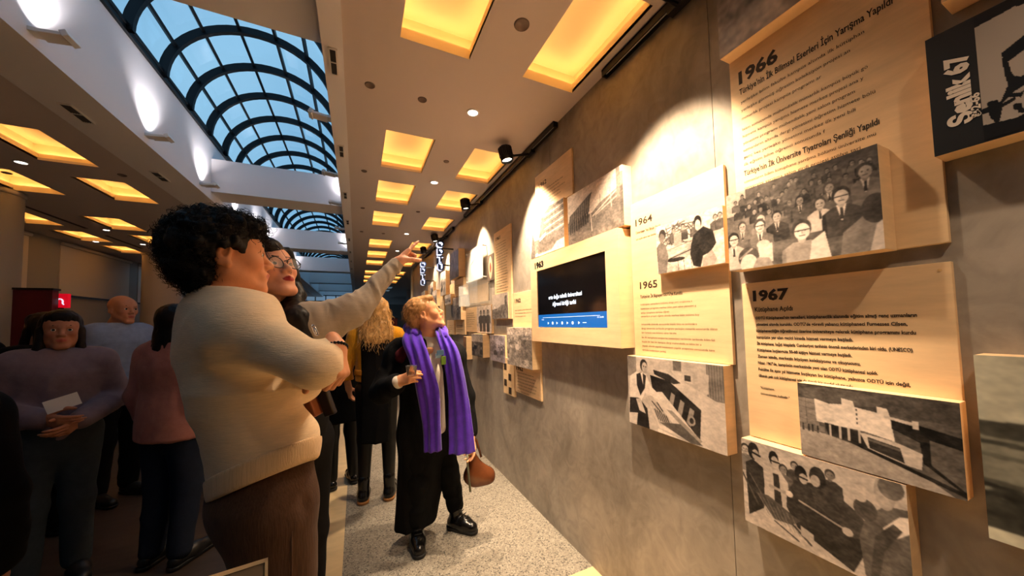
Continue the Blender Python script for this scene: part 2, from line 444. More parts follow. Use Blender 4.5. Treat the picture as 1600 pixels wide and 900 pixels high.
# cross beams in the slot
for i, (ya, yb) in enumerate([(-0.9, -0.55), (1.60, 1.945), (4.59, 4.94), (7.40, 7.75), (10.2, 10.55), (13.0, 13.35), (15.8, 16.15), (18.6, 24.0)]):
    b = MB(); b.box(XL, XR, ya, yb, 2.925, 3.285)
    struct(b.build('trim_%d' % (i+3), M['white']))
# closed ends over the vault are glass too; vault = window_1
ZS, RB = 3.47, 0.585; XM = (XL+XR)/2; RA = (XR-XL)/2
def vault(t, y, ds=0.0): return (XM-(RA+ds)*math.cos(t), y, ZS+(RB+ds)*math.sin(t))
win = thing('window_1', (XM, 0, ZS), None, None); struct(win)
NSEG = 7
fr = MB()
ribs = [-1.5+0.458*i for i in range(56)]
ribs = [y+0.02 for y in ribs]
off = 3.52-min(ribs, key=lambda y: abs(y-3.52)); ribs = [y+off for y in ribs if y+off < Y1]
for y in ribs:
    pts = [vault(math.pi*k/28, y) for k in range(29)]
    # flat steel rib: rectangular section
    vs = []; fs = []
    for k in range(29):
        t = math.pi*k/28
        for (ds, dy) in ((-0.05, -0.018), (-0.05, 0.018), (0.01, 0.018), (0.01, -0.018)): vs.append(vault(t, y+dy, ds))
    for k in range(28):
        for q in range(4): fs.append((k*4+q, k*4+(q+1) % 4, (k+1)*4+(q+1) % 4, (k+1)*4+q))
    fr.add(vs, fs)
for k in range(NSEG+1):
    t = math.pi*(k+0.15)/(NSEG+0.3)
    x, _, z = vault(t, 0, -0.015)
    nx, nz = -math.cos(t), math.sin(t); tx, tz = nz, -nx
    fr.obox((x, (Y0+Y1)/2, z), (0, 1, 0), (nx, 0, nz), (tx, 0, tz), (Y1-Y0)/2, 0.012, 0.011)
fr.box(XL-0.02, XL+0.02, Y0, Y1, ZF-0.04, ZF+0.0); fr.box(XR-0.02, XR+0.02, Y0, Y1, ZF-0.04, ZF)
struct(fr.build('window_frame', M['steel'], win))
gb = MB(); vs = []; fs = []
for k in range(29):
    for y in (Y0, Y1): vs.append(vault(math.pi*k/28, y, 0.012))
for k in range(28): fs.append((2*k, 2*k+1, 2*k+3, 2*k+2))
gb.add(vs, fs); struct(gb.build('pane', M['glass'], win, smooth=True))

# ---------------------------------------------------------------- coffers
def coffer(x0, x1, y0, y1, label, group):
    t = thing('coffer_light', ((x0+x1)/2, (y0+y1)/2, ZC), label, 'ceiling light', group)
    h = 0.055; g = 0.05; H = 0.15
    b = MB()   # reveal
    b.box(x0-0.008, x0, y0, y1, ZC+0.0005, ZC+h); b.box(x1, x1+0.008, y0, y1, ZC+0.0005, ZC+h)
    b.box(x0-0.008, x1+0.008, y0-0.008, y0, ZC+0.0005, ZC+h); b.box(x0-0.008, x1+0.008, y1, y1+0.008, ZC+0.0005, ZC+h)
    b.build('reveal', M['coffer'], t)
    b = MB()   # upper tray
    X0, X1, Y_0, Y_1 = x0-g, x1+g, y0-g, y1+g
    b.box(X0-0.01, X1+0.01, Y_0-0.01, Y_1+0.01, ZC+H, ZC+H+0.01)
    b.box(X0-0.01, X0, Y_0, Y_1, ZC+0.03, ZC+H); b.box(X1, X1+0.01, Y_0, Y_1, ZC+0.03, ZC+H)
    b.box(X0, X1, Y_0-0.01, Y_0, ZC+0.03, ZC+H); b.box(X0, X1, Y_1, Y_1+0.01, ZC+0.03, ZC+H)
    b.build('tray', M['coffer'], t)
    b = MB()
    z = ZC+0.045
    b.box(X0+0.012, X0+0.024, y0, y1, z, z+0.012); b.box(X1-0.024, X1-0.012, y0, y1, z, z+0.012)
    b.box(x0, x1, Y_0+0.012, Y_0+0.024, z, z+0.012); b.box(x0, x1, Y_1-0.024, Y_1-0.012, z, z+0.012)
    b.build('led_strip', M['led'], t)
    return t
first = {}
def place(key, x0, x1, y0, y1, label, group):
    if key not in first: first[key] = coffer(x0, x1, y0, y1, label, group)
    else: copy_tree(first[key], ((x0+x1)/2, (y0+y1)/2, ZC), label)
for j, (ya, yb) in enumerate(rows):
    if ya < 0 or ya > 12: continue
    near = 'nearest the camera' if j == 1 else None
    for i, (xa, xb) in enumerate(colsR):
        yb2 = ya+0.618
        side = 'along the skylight edge' if i == 0 else 'along the exhibition wall'
        nth = ['', 'nearest', 'second', 'third', 'fourth', 'fifth', 'sixth', 'seventh', 'eighth', 'ninth', 'tenth'][j] if j < 11 else 'farthest'
        place('R%d' % i, xa, xb, ya, yb2, 'gold-lit ceiling coffer, %s in the row %s' % (nth, side), 'coffers over the aisle')
for j, (ya, yb) in enumerate(rows):
    if ya < 2 or ya > 9: continue
    for i, (xa, xb) in enumerate(colsL):
        side = ['next to the skylight', 'in the middle left row', 'in the row nearest the left wall'][i]
        nth = ['', '', 'nearest', 'second', 'third', 'fourth', 'fifth', 'sixth', 'seventh'][j]
        place('L%d' % i, xa, xb, ya, ya+0.618, 'gold-lit coffer left of the skylight, %s one %s' % (nth, side), 'coffers over the left hall')
# round coffer by the near column
t = thing('round_coffer', (-3.42, 5.5, ZC), 'round recessed ceiling light beside the near left column', 'ceiling light')
b = MB(); b.lathe([(0.001, 0.0), (0.11, 0.0), (0.115, -0.004), (0.12, -0.004), (0.122, 0.0)], (-3.42, 5.55, ZC-0.001), 32); b.build('ring', M['wcap'], t, True)
b = MB(); b.lathe([(0.0, -0.0052), (0.108, -0.0052)], (-3.42, 5.55, ZC-0.001), 32); b.build('diffuser', mat('amber_diffuser', (250, 200, 140), emit=(250, 190, 130), estr=0.9), t)

# ---------------------------------------------------------------- small ceiling fittings
def downlight(x, y, label, r=0.032, power=0.0):
    t = thing('downlight', (x, y, ZC), label, 'downlight', 'small round downlights')
    b = MB(); b.lathe([(r, -0.001), (r+0.001, -0.006), (r+0.009, -0.005), (r+0.011, 0.0)], (x, y, ZC), 24); b.build('trim_ring', M['wcap'], t, True)
    b = MB(); b.lathe([(0.0, -0.002), (r, -0.002)], (x, y, ZC), 24); b.build('diffuser', M['down'], t)
    if power:
        l = bpy.data.lights.new('downlight_beam', 'SPOT'); l.energy = power*5; l.spot_size = math.radians(105); l.spot_blend = 0.8; l.color = (1, 0.76, 0.52); l.shadow_soft_size = 0.03
        lo = bpy.data.objects.new('downlight_beam', l); C.objects.link(lo); lo.location = (x, y, ZC-0.02); lo.location = lo.location-t.location; lo.parent = t
for x, y, lb, pw in [(0.69, 0.86, 'added unseen downlight above the top frame edge, over the aisle', 8), (0.69, -0.35, 'added unseen downlight over the aisle behind the camera', 12), (0.69, 2.06, 'bright round downlight over the aisle, the nearest one', 26), (0.685, 3.26, 'second bright round downlight over the aisle', 12), (0.685, 5.3, 'third bright round downlight over the aisle', 12),  # the out-of-view downlights are added to brighten the wall and the man's back
                 (0.685, 6.6, 'fourth bright round downlight over the aisle', 8), (0.685, 8.6, 'fifth bright round downlight over the aisle, small in the distance', 8),
                 (-2.48, 4.13, 'round downlight in the left ceiling between the big coffers and the skylight ledge', 0), (-2.95, 4.30, 'round downlight in the left ceiling nearest the left frame edge', 0),
                 (-3.12, 6.52, 'round downlight in the left ceiling behind the middle coffer', 0), (-3.66, 7.42, 'round downlight in the left ceiling close to the blinds', 0), (-3.13, 7.42, 'round downlight left of the curly-haired man', 0)]:
    downlight(x, y, lb, power=pw)
def disc(x, y, r, label, kind='ceiling_speaker'):
    b = MB(); b.lathe([(0.0, -0.004), (r*0.86, -0.004), (r*0.9, -0.006), (r, -0.003), (r*1.02, 0.0)], (x, y, ZC), 24)
    tag(b.build(kind, M['speaker'], None, True), label, 'ceiling speaker', 'round ceiling grilles')
for x, y, r, lb in [(0.695, 1.34, 0.036, 'round brown ceiling grille between the two nearest coffers'), (0.066, 2.05, 0.028, 'round dark ceiling grille near the skylight edge, the nearest'), (0.364, 2.06, 0.027, 'round dark ceiling grille left of the nearest downlight'),
                (0.69, 2.79, 0.024, 'round grille between the second pair of coffers'), (0.057, 3.25, 0.024, 'second round grille along the skylight edge'), (0.06, 4.3, 0.024, 'third round grille along the skylight edge'), (0.68, 4.2, 0.024, 'round grille between the third pair of coffers'),
                (0.06, 5.4, 0.024, 'fourth round grille along the skylight edge'), (0.36, 5.4, 0.024, 'round grille in front of the fifth coffer'), (-1.9, 4.15, 0.03, 'round grille on the left ceiling beside the ledge'), (-2.75, 4.45, 0.03, 'round grille on the left ceiling between coffers')]:
    disc(x, y, r, lb)
def vent(x, y, lx, ly, z, label):
    t = thing('air_vent', (x, y, z), label, 'air vent', 'vents in the pale ledges')
    b = MB(); b.box(x-lx, x+lx, y-ly, y+ly, z-0.003, z); b.build('backing', M['black'], t)
    b = MB()
    for s in (-1, 1): b.box(x+s*lx-0.004, x+s*lx+0.004, y-ly, y+ly, z-0.009, z); b.box(x-lx, x+lx, y+s*ly-0.004, y+s*ly+0.004, z-0.009, z)
    b.box(x-lx, x+lx, y-0.003, y+0.003, z-0.009, z-0.003)
    b.build('vent_frame', M['wcap'], t)
    b = MB()
    for k in range(5): xx = x-lx+(k+0.5)*2*lx/5; b.obox((xx, y, z-0.005), (0, 1, 0), (0.7, 0, 0.7), (0.7, 0, -0.7), ly, 0.004, 0.0006)
    b.build('louvre', M['grille'], t)
for i, y in enumerate([3.05, 4.05, 5.05, 6.05, 7.05, 8.1, 9.1, 10.1, 11.2]):
    vent(-1.61, y, 0.028, 0.105, ZC-0.004, 'dark rectangular vent in the left pale ledge, %s from the camera' % ['nearest', 'second', 'third', 'fourth', 'fifth', 'sixth', 'seventh', 'eighth', 'ninth'][i])
for i, y in enumerate([1.93, 2.93, 3.93, 4.95, 5.95, 6.95, 7.95, 9.0, 10.0, 11.0]):
    vent(-0.113, y, 0.017, 0.095, ZC-0.004, 'dark rectangular vent in the right pale ledge, %s from the camera' % ['nearest', 'second', 'third', 'fourth', 'fifth', 'sixth', 'seventh', 'eighth', 'ninth', 'tenth'][i])
# slot diffusers in the left ceiling
for i, (xa, ya, xb, yb) in enumerate([(-3.30, 5.35, -3.36, 6.5), (-3.3, 6.9, -3.36, 7.8), (-3.3, 8.2, -3.36, 9.1)]):
    b = MB(); b.box(xa-0.012, xa+0.012, ya, yb, ZC-0.004, ZC-0.0005); b.box(xa-0.016, xa-0.012, ya, yb, ZC-0.007, ZC-0.0005); b.box(xa+0.012, xa+0.016, ya, yb, ZC-0.007, ZC-0.0005)
    tag(b.build('slot_diffuser', M['grille']), ['long dark slot diffuser in the left ceiling, nearest', 'long dark slot diffuser in the left ceiling, middle', 'long dark slot diffuser in the left ceiling, farthest'][i], 'air vent', 'slot diffusers')

# uplights on the fascias
def uplight(x, y, z, s, label, pw=7.0):
    t = thing('wall_uplight', (x, y, z), label, 'wall light', 'uplights along the skylight')
    b = MB(); b.box(x, x+s*0.03, y-0.03, y+0.03, z-0.008, z+0.012); b.build('mounting_plate', M['wcap'], t, bevel=0.002)
    b = MB(); b.obox((x+s*0.075, y, z+0.002), (1, 0, 0.12*s), (0, 1, 0), (-0.12*s, 0, 1), 0.045, 0.038, 0.009); b.build('lamp_head', M['wcap'], t, bevel=0.003)
    b = MB(); b.obox((x+s*0.126, y, z+0.010), (1, 0, 0.5*s), (0, 1, 0), (-0.5*s, 0, 1), 0.012, 0.044, 0.014); b.build('reflector_flap', M['wcap'], t, bevel=0.003)
    l = bpy.data.lights.new('uplight_beam', 'SPOT'); l.energy = pw; l.spot_size = math.radians(105); l.spot_blend = 1.0; l.color = (1.0, 0.95, 0.97); l.shadow_soft_size = 0.02
    lo = bpy.data.objects.new('uplight_beam', l); C.objects.link(lo); lo.location = (x+s*0.075, y, z+0.03)
    d = Vector((-s*0.35, 0, 1)); lo.rotation_euler = d.to_track_quat('-Z', 'Y').to_euler()
    lo.location = lo.location-t.location; lo.parent = t
ord_ = ['nearest', 'second', 'third', 'fourth', 'fifth', 'sixth', 'seventh', 'eighth', 'ninth']
for i, y in enumerate([2.385, 3.365, 4.32, 5.35, 6.35, 7.2, 8.2, 9.2, 10.0]):
    uplight(XL, y, 2.895, 1, 'small white uplight on the left skylight fascia, %s from the camera' % ord_[i], 20.0)
for i, y in enumerate([2.62, 3.6, 4.45, 5.6, 6.6, 7.3]):
    uplight(XR, y, 2.905, -1, 'small white uplight on the right skylight fascia, %s from the camera' % ord_[i], 16.0)

# ---------------------------------------------------------------- left hall: blinds, columns, far glazing
def blind(y0, y1, label):
    t = thing('roller_blind', (XLW, (y0+y1)/2, 2.1), label, 'blind', 'blinds on the left wall')
    b = MB(); b.box(XLW+0.002, XLW+0.012, y0, y1, 2.02, 2.76); b.build('blind_cloth', M['blind'], t)
    b = MB(); b.box(XLW+0.002, XLW+0.02, y0-0.03, y1+0.05, 1.99, 2.02); b.build('bottom_rail', M['dark'], t)
    b = MB(); b.tube([(XLW+0.03, y0, 2.785), (XLW+0.03, y1, 2.785)], 0.022, 10); b.build('roller', M['blind'], t)
blind(5.6, 6.9, 'pale roller blind behind the near left column')
blind(7.45, 9.15, 'widest pale roller blind in the middle of the left wall')
blind(9.45, 10.2, 'pale roller blind just left of the white column')
blind(10.7, 12.0, 'pale roller blind right of the white column')
def column(x, y, r, label, m):
    t = thing('column', (x, y, 0), label, 'column')
    b = MB(); b.lathe([(r, 0), (r, ZC-0.05)], (x, y, 0), 40); b.build('shaft', m, t, True)
    b = MB(); b.lathe([(r+0.001, ZC-0.05), (r+0.012, ZC-0.045), (r+0.012, ZC-0.002), (r, ZC-0.001)], (x, y, 0), 40); b.build('collar', m, t, True)
column(-3.25, 5.02, 0.24, 'wide grey column at the left frame edge', M['lwall'])
column(-3.25, 8.35, 0.26, 'smooth white round column behind the curly-haired man', M['column'])
b = MB()
for i, z in enumerate([0.5, 0.93, 1.36, 1.79, 2.22, 2.65]): pass
# far end: glazed screens below the last beam
t = struct(thing('window_2', (-0.5, 18.0, 0), None, None))
b = MB()
for x in np.arange(-2.6, 1.2, 0.42): b.box(x, x+0.04, 18.0, 18.06, 0.0, 2.9)
for z in (0.9, 1.75, 2.2, 2.62, 2.88): b.box(-2.6, 1.2, 18.0, 18.06, z, z+0.04)
struct(b.build('window_frame', M['steel'], t))
b = MB(); b.box(-2.6, 1.2, 18.025, 18.035, 0, 2.9); struct(b.build('pane', mat('bluish_glazing', (140, 175, 200), rough=0.2, emit=(150, 185, 215), estr=0.35), t))
for i, (x, y) in enumerate([(1.9, 9.6), (2.9, 12.5), (2.0, 14.0)]):
    column(x, y, 0.2, ['cream column just past the end of the exhibition wall', 'grey column farther off beyond the exhibition wall', 'distant pale column beyond the exhibition wall'][i], [M['cream_wall'], M['column'], M['column']][i])
b = MB(); b.box(XW-0.02, XW+0.36, WALL_END, WALL_END+0.3, 0, ZC); struct(b.build('trim_20', M['cream_wall']))
# dark red exhibition panels on the left
def redwall(x0, x1, y0, y1, z, label):
    t = thing('red_partition', ((x0+x1)/2, (y0+y1)/2, 0), label, 'partition')
    b = MB(); b.box(x0, x1, y0, y1, 0.04, z); b.build('panel', M['red'], t)
    b = MB(); b.box(x0-0.01, x1+0.01, y0-0.01, y1+0.01, z, z+0.02); b.build('top_cap', M['dark'], t)
    b = MB(); b.box(x0-0.02, x1+0.02, y0-0.03, y1+0.03, 0, 0.04); b.build('base_foot', M['dark'], t)
    return t
redwall(-3.9, -2.754, 5.0, 5.08, 1.87, 'dark red partition panel in front of the near left column')
redwall(-3.2, -2.0, 9.0, 9.06, 1.55, 'low dark red partition far behind the curly-haired man')
redwall(0.5, 0.95, 9.2, 9.26, 1.62, 'small dark red partition far behind the woman with the violet scarf')
t = thing('lit_red_sign', (-2.9, 5.3, 1.5), 'glowing red sign with a white arch mark, left background', 'sign')
b = MB(); b.box(-2.80, -2.70, 5.1, 5.14, 1.70, 1.845); b.build('sign_face', M['red_sign'], t)
b = MB(); b.tube([(-2.755+0.022*math.cos(a), 5.097, 1.76+0.03*math.sin(a)) for a in np.linspace(-0.5, math.pi+0.5, 18)], 0.006, 6)
b.tube([(-2.735, 5.097, 1.745), (-2.725, 5.097, 1.73)], 0.005, 6); b.build('arch_mark', M['lit_white'], t)
b = MB(); b.tube([(-2.755, 5.12, 0.02), (-2.755, 5.12, 1.70)], 0.02, 8); b.lathe([(0.0, 0.0), (0.16, 0.0), (0.16, 0.02), (0.0, 0.03)], (-2.755, 5.30, 0), 24); b.build('sign_post', M['dark'], t)

# ---------------------------------------------------------------- light tracks and spots
def track(y0, y1, label):
    t = thing('light_track', (1.235, (y0+y1)/2, 2.81), label, 'light track', 'black light tracks on the wall top')
    x0, x1 = 1.222, 1.258; z0, z1 = 2.795, 2.832
    b = MB(); b.box(x0, x1, y0, y1, z1-0.006, z1); b.box(x0, x0+0.006, y0, y1, z0, z1); b.box(x1-0.006, x1, y0, y1, z0, z1); b.build('rail', M['dark'], t)
    b = MB(); b.box(x0, x1, y0-0.012, y0, z0-0.001, z1); b.box(x0, x1, y1, y1+0.012, z0-0.001, z1); b.build('end_cap', M['dark'], t)
    b = MB(); b.box(x0+0.012, x0+0.015, y0, y1, z0+0.012, z0+0.018); b.box(x1-0.015, x1-0.012, y0, y1, z0+0.012, z0+0.018); b.build('conductor', M['wcap'], t)
    b = MB()
    for yy in np.arange(y0+0.15, y1, 0.6): b.box(x1-0.002, XW, yy-0.012, yy+0.012, z1-0.02, z1)
    b.build('bracket', M['dark'], t)
track(-0.5, 1.40, 'black light track on the wall top, nearest length')
track(1.93, 4.07, 'black light track on the wall top, middle length')
track(4.66, 6.86, 'black light track on the wall top, farthest length')
SPOT_E = 30.0
def spot(pos, aim, label, e=SPOT_E, ang=78, col=(1.0, 0.74, 0.49), L=0.115, R=0.047):
    p = np.array(pos, float); d = unit(np.array(aim, float)-p); t = thing('track_spotlight', p, label, 'spotlight', 'black spotlights on the tracks')
    # cylinder: back end behind p, mouth at p+d*L/2
    b = MB(); b.lathe([(0, -L/2), (R*0.8, -L/2), (R, -L/2+0.012), (R, L/2), (R*0.86, L/2), (R*0.84, L/2-0.02)], p, 28, d)
    b.build('housing', M['dark'], t, True)
    b = MB()
    u = unit(np.cross(d, [0.1, 0.3, 1])); w = np.cross(d, u)
    for k in range(20):
        a = 2*math.pi*k/20; n_ = u*math.cos(a)+w*math.sin(a); b.obox(p+n_*(R+0.002)-d*L*0.12, d, n_, np.cross(d, n_), L*0.30, 0.004, 0.0016)
    b.build('cooling_fin', M['dark'], t)
    b = MB(); b.lathe([(0, L/2-0.018), (R*0.84, L/2-0.018)], p, 28, d); b.build('lens', M['down'], t)
    b = MB(); a0 = p-d*L*0.1; tr = np.array([1.24, p[1], 2.783]); mid = np.array([min(p[0]+R+0.02, 1.2), p[1], p[2]])
    b.tube([a0+np.array([R*0.9, 0, 0]), mid, tr], 0.009, 8); b.box(1.222, 1.258, p[1]-0.05, p[1]+0.05, 2.775, 2.7945); b.build('arm', M['dark'], t)
    l = bpy.data.lights.new('spot_beam', 'SPOT'); l.energy = e*7; l.spot_size = math.radians(ang); l.spot_blend = 0.6; l.color = col; l.shadow_soft_size = 0.022
    lo = bpy.data.objects.new('spot_beam', l); C.objects.link(lo); q = p+d*(L/2+0.004); lo.location = q; lo.rotation_euler = Vector(d).to_track_quat('-Z', 'Y').to_euler()
    lo.location = lo.location-t.location; lo.parent = t
spot((0.82, 0.93, 2.765), (1.20, 1.10, 1.45), 'black spotlight above the 1964 panel at the top frame edge', 43, ang=74)
spot((1.03, 2.30, 2.74), (1.22, 2.15, 1.45), 'black ribbed track spotlight above the video screen', 40)
spot((1.07, 3.5, 2.755), (1.22, 3.5, 1.5), 'black track spotlight right of the third coffer', 34)
spot((1.07, 5.1, 2.76), (1.22, 5.0, 1.8), 'black track spotlight above the pointing hand', 22)
spot((1.06, 6.0, 2.76), (1.2, 6.0, 1.7), 'farthest black track spotlight behind the pointing finger', 20)
# ================================================================ PRINTED THINGS
class Pic:
    """a small painted picture in shades of grey (0..1, display values)"""
    def __init__(s, w, h, base=0.5, seed=0):
        w = int(w*1.6); h = int(h*1.6); s.w, s.h = w, h; s.a = np.full((h, w), float(base)); s.r = np.random.RandomState(seed)
        s.X, s.Y = np.meshgrid((np.arange(w)+0.5)/w, (np.arange(h)+0.5)/h)
    def poly(s, pts, v, al=1.0):
        ins = np.zeros(s.a.shape, bool); n = len(pts)
        for i in range(n):
            x0, y0 = pts[i]; x1, y1 = pts[(i+1) % n]
            if y0 == y1: continue
            c = ((y0 > s.Y) != (y1 > s.Y)) & (s.X < (x1-x0)*(s.Y-y0)/(y1-y0)+x0); ins ^= c
        s.a[ins] = s.a[ins]*(1-al)+v*al; return s
    def rect(s, x0, y0, x1, y1, v, al=1.0): return s.poly([(x0, y0), (x1, y0), (x1, y1), (x0, y1)], v, al)
    def ell(s, cx, cy, rx, ry, v, al=1.0):
        m = ((s.X-cx)/rx)**2+((s.Y-cy)/ry)**2 < 1; s.a[m] = s.a[m]*(1-al)+v*al; return s
    def line(s, x0, y0, x1, y1, w, v, al=1.0):
        asp = s.h/s.w; dx, dy = x1-x0, (y1-y0)*asp; L = dx*dx+dy*dy+1e-9
        t = np.clip(((s.X-x0)*dx+(s.Y-y0)*asp*dy)/L, 0, 1)
        m = np.hypot(s.X-x0-t*dx, (s.Y-y0)*asp-t*dy) < w; s.a[m] = s.a[m]*(1-al)+v*al; return s
    def noise(s, amp, cells=12):
        g = s.r.rand(cells+2, cells+2)*2-1; y = s.Y*cells; x = s.X*cells; i = y.astype(int); j = x.astype(int); fy = y-i; fx = x-j
        n = g[i, j]*(1-fy)*(1-fx)+g[i+1, j]*fy*(1-fx)+g[i, j+1]*(1-fy)*fx+g[i+1, j+1]*fy*fx
        s.a += amp*n; return s
    def person(s, x, y, k, coat=0.25, hair=0.15, face=0.75, shirt=None, tie=False, glasses=False):
        """head at (x,y), k = head radius (fraction of the width)"""
        q = s.w/s.h
        s.poly([(x-2.3*k, y+5.5*k*q), (x-2.2*k, y+2.2*k*q), (x-0.9*k, y+1.35*k*q), (x+0.9*k, y+1.35*k*q), (x+2.2*k, y+2.2*k*q), (x+2.4*k, y+5.5*k*q)], coat)
        s.poly([(x-2.3*k, y+5.5*k*q), (x-2.2*k, y+2.2*k*q), (x-1.8*k, y+2.0*k*q), (x-1.7*k, y+5.5*k*q)], max(0, coat-0.1))
        if shirt is not None:
            s.poly([(x-0.55*k, y+1.2*k*q), (x+0.55*k, y+1.2*k*q), (x+0.1*k, y+3.4*k*q), (x-0.1*k, y+3.4*k*q)], shirt)
            if tie: s.poly([(x-0.14*k, y+1.4*k*q), (x+0.14*k, y+1.4*k*q), (x+0.2*k, y+3.2*k*q), (x-0.2*k, y+3.2*k*q)], 0.15)
        s.ell(x, y+0.9*k*q, 0.45*k, 0.75*k*q, face*0.8)
        s.ell(x, y-0.15*k*q, 1.02*k, 1.2*k*q, hair); s.ell(x+0.05*k, y+0.18*k*q, 0.8*k, 1.0*k*q, face)
        s.ell(x+0.45*k, y+0.3*k*q, 0.35*k, 0.6*k*q, face*0.86, 0.7)
        for e in (-0.33, 0.38): s.ell(x+e*k, y+0.05*k*q, 0.15*k, 0.09*k*q, 0.12)
        if glasses: s.line(x-0.7*k, y+0.03*k*q, x+0.75*k, y+0.03*k*q, 0.07*k, 0.1)
        s.line(x+0.02*k, y+0.1*k*q, x+0.06*k, y+0.42*k*q, 0.05*k, face*0.7); s.line(x-0.25*k, y+0.66*k*q, x+0.3*k, y+0.66*k*q, 0.06*k, 0.3)
        return s
    def cols(s, tint=(1.0, 0.925, 0.86), lo=0.07, hi=1.0):
        if hi > 0.9:
            s.noise(0.055, 9).noise(0.05, 34).noise(0.05, 90)
            for _ in range(2):
                p_ = np.pad(s.a, 1, mode='edge'); s.a = (p_[1:-1, 1:-1]*2+p_[:-2, 1:-1]+p_[2:, 1:-1]+p_[1:-1, :-2]+p_[1:-1, 2:])/6
        g = np.clip(s.a, 0, 1)*(hi-lo)+lo
        rgb = g[..., None]*np.array(tint); rgb = np.clip(rgb, 0, 1)
        return np.where(rgb <= 0.04045, rgb/12.92, ((rgb+0.055)/1.055)**2.4)
def print_mesh(name, pic, x, y0, y1, z0, z1, parent, **kw):
    """face looking at -x; y0 = left edge (far), y1 = right edge, z0 = top, z1 = bottom"""
    c = pic.cols(**kw); h, w = c.shape[:2]
    ys = y0+(y1-y0)*np.linspace(0, 1, w); zs = z0+(z1-z0)*np.linspace(0, 1, h)
    YY, ZZ = np.meshgrid(ys, zs); V = np.stack([np.full(YY.shape, x), YY, ZZ], -1).reshape(-1, 3)
    i = np.arange((h-1)*(w-1)); r = i//(w-1); q = i % (w-1); a = r*w+q
    Q = np.stack([a, a+w, a+w+1, a+1], 1)
    return np_mesh(name, V, Q, M['print'], parent, False, c.reshape(-1, 3))
def text_parts(lines):
    """lines: (string, size, x, y_left, z_base[, bold, width_limit, vertical]) -> merged verts/faces"""
    vs = []; fs = []
    for ln in lines:
        s, size, x, y, z = ln[:5]; bold = ln[5] if len(ln) > 5 else 0.0; wid = ln[6] if len(ln) > 6 else None; vert = ln[7] if len(ln) > 7 else False
        cu = bpy.data.curves.new('t', 'FONT'); cu.body = s; cu.size = size; cu.offset = bold; cu.resolution_u = 2; cu.fill_mode = 'FRONT'
        o = bpy.data.objects.new('t', cu); C.objects.link(o)
        dg = bpy.context.evaluated_depsgraph_get(); me = bpy.data.meshes.new_from_object(o.evaluated_get(dg))
        if len(me.vertices):
            co = np.array([v.co[:] for v in me.vertices]); w = co[:, 0].max()-co[:, 0].min()
            sx = (wid/w) if wid else 1.0
            n = len(vs)
            for c in co:
                if vert: vs.append((x, y-(-c[1]), z+c[0]*sx) if vert == 1 else (x, y+c[1], z+c[0]*sx))
                else: vs.append((x, y-(c[0]-co[:, 0].min())*sx, z+c[1]))
            for p in me.polygons: fs.append(tuple(i+n for i in p.vertices))
        bpy.data.objects.remove(o); bpy.data.meshes.remove(me); bpy.data.curves.remove(cu)
    return vs, fs
def text_obj(name, lines, m, parent):
    vs, fs = text_parts(lines)
    b = MB(); b.add(vs, fs); me = bpy.data.meshes.new(name); me.from_pydata(b.v, [], b.f); me.update()
    return link_mesh(name, me, m, parent)
def board_box(x, y0, y1, z0, z1, parent, name='board', xb=XW, m=None, lip=0.004):
    """plywood box standing off the wall: front sheet plus edge band"""
    b = MB(); b.box(x, xb-0.0005, y1, y0, z1, z0)
    o = b.build(name, m or M['wood'], parent, bevel=0.0012)
    return o
def panel(name, x, y0, y1, z0, z1, label, cat='wall panel', xb=XW-0.0005, group='text panels on the exhibition wall', m=None):
    t = thing(name, (x, (y0+y1)/2, z1), label, cat, group)
    board_box(x, y0, y1, z0, z1, t, 'board', xb, m)
    return t
def photo(x, y0, y1, z0, z1, pic, label, xb=XW-0.0005, name='photo_box', group='photographs mounted on wooden boxes', **kw):
    t = thing(name, (x, (y0+y1)/2, z1), label, 'mounted photograph', group)
    board_box(x, y0, y1, z0, z1, t, 'wooden_box', xb)
    print_mesh('photo_print', pic, x-0.0012, y0, y1, z0, z1, t, **kw)
    return t
words = ('kütüphane alanında genç uzmanların yönetimi altında öğretim görmüş bilim fakülte üniversite kampüs yerleşke yapıldı açıldı ilk kez '
         'öğrenci mimarlık bölümü projesi yarışma sonucunda kitap dergi koleksiyon merkez bina araştırma tarihinde törenle hizmete girdi ve ile '
         'için bir ana salon yeni büyük eğitim programı mühendislik atölye').split()
def para(n, rs):
    s = ''
    while len(s) < n: s += rs.choice(words)+' '
    return s[:n].strip()
def textlines(x, yl, yr, z, size, nl, gap, seed, last=0.6, ragged=(0.75, 1.0), bold=0.0):
    rs = np.random.RandomState(seed); out = []; W_ = yl-yr
    for i in range(nl):
        w = W_*(rs.uniform(*ragged) if i < nl-1 else last)
        n = max(6, int(w/(size*0.43)))
        out.append((para(n, rs), size, x, yl, z-i*gap, bold, w))
    return out
FX = 0.0008

# ---- 1966 panel
t = panel('text_panel', 1.25, 0.746, 0.272, 2.66, 1.616, 'tall plywood text panel headed 1966, top right')
L = [('Türkiye\'nin İlk Bilimsel Eserleri İçin Yarışma Yapıldı', 0.030, 1.25-FX, 0.715, 2.252, 0.0006, 0.385)]
text_obj('subheading', L, M['ink'], t)
text_obj('paragraph', textlines(1.25-FX, 0.712, 0.33, 2.218, 0.0150, 3, 0.030, 1), M['ink'], t)
text_obj('paragraph', textlines(1.25-FX, 0.712, 0.33, 2.118, 0.0145, 6, 0.0255, 2), M['ink'], t)
L = [('Türkiye\'nin İlk Üniversite Tiyatroları Şenliği Yapıldı', 0.026, 1.25-FX, 0.715, 1.954, 0.0005, 0.345)]
text_obj('subheading', L, M['ink'], t)
L = textlines(1.25-FX, 0.715, 0.345, 1.928, 0.0140, 8, 0.0232, 3, ragged=(0.8, 1.0))
text_obj('paragraph', L, M['ink'], t)
text_obj('year_heading', [('1966', 0.062, 1.25-FX, 0.715, 2.292, 0.0024, 0.125)], M['ink'], t)
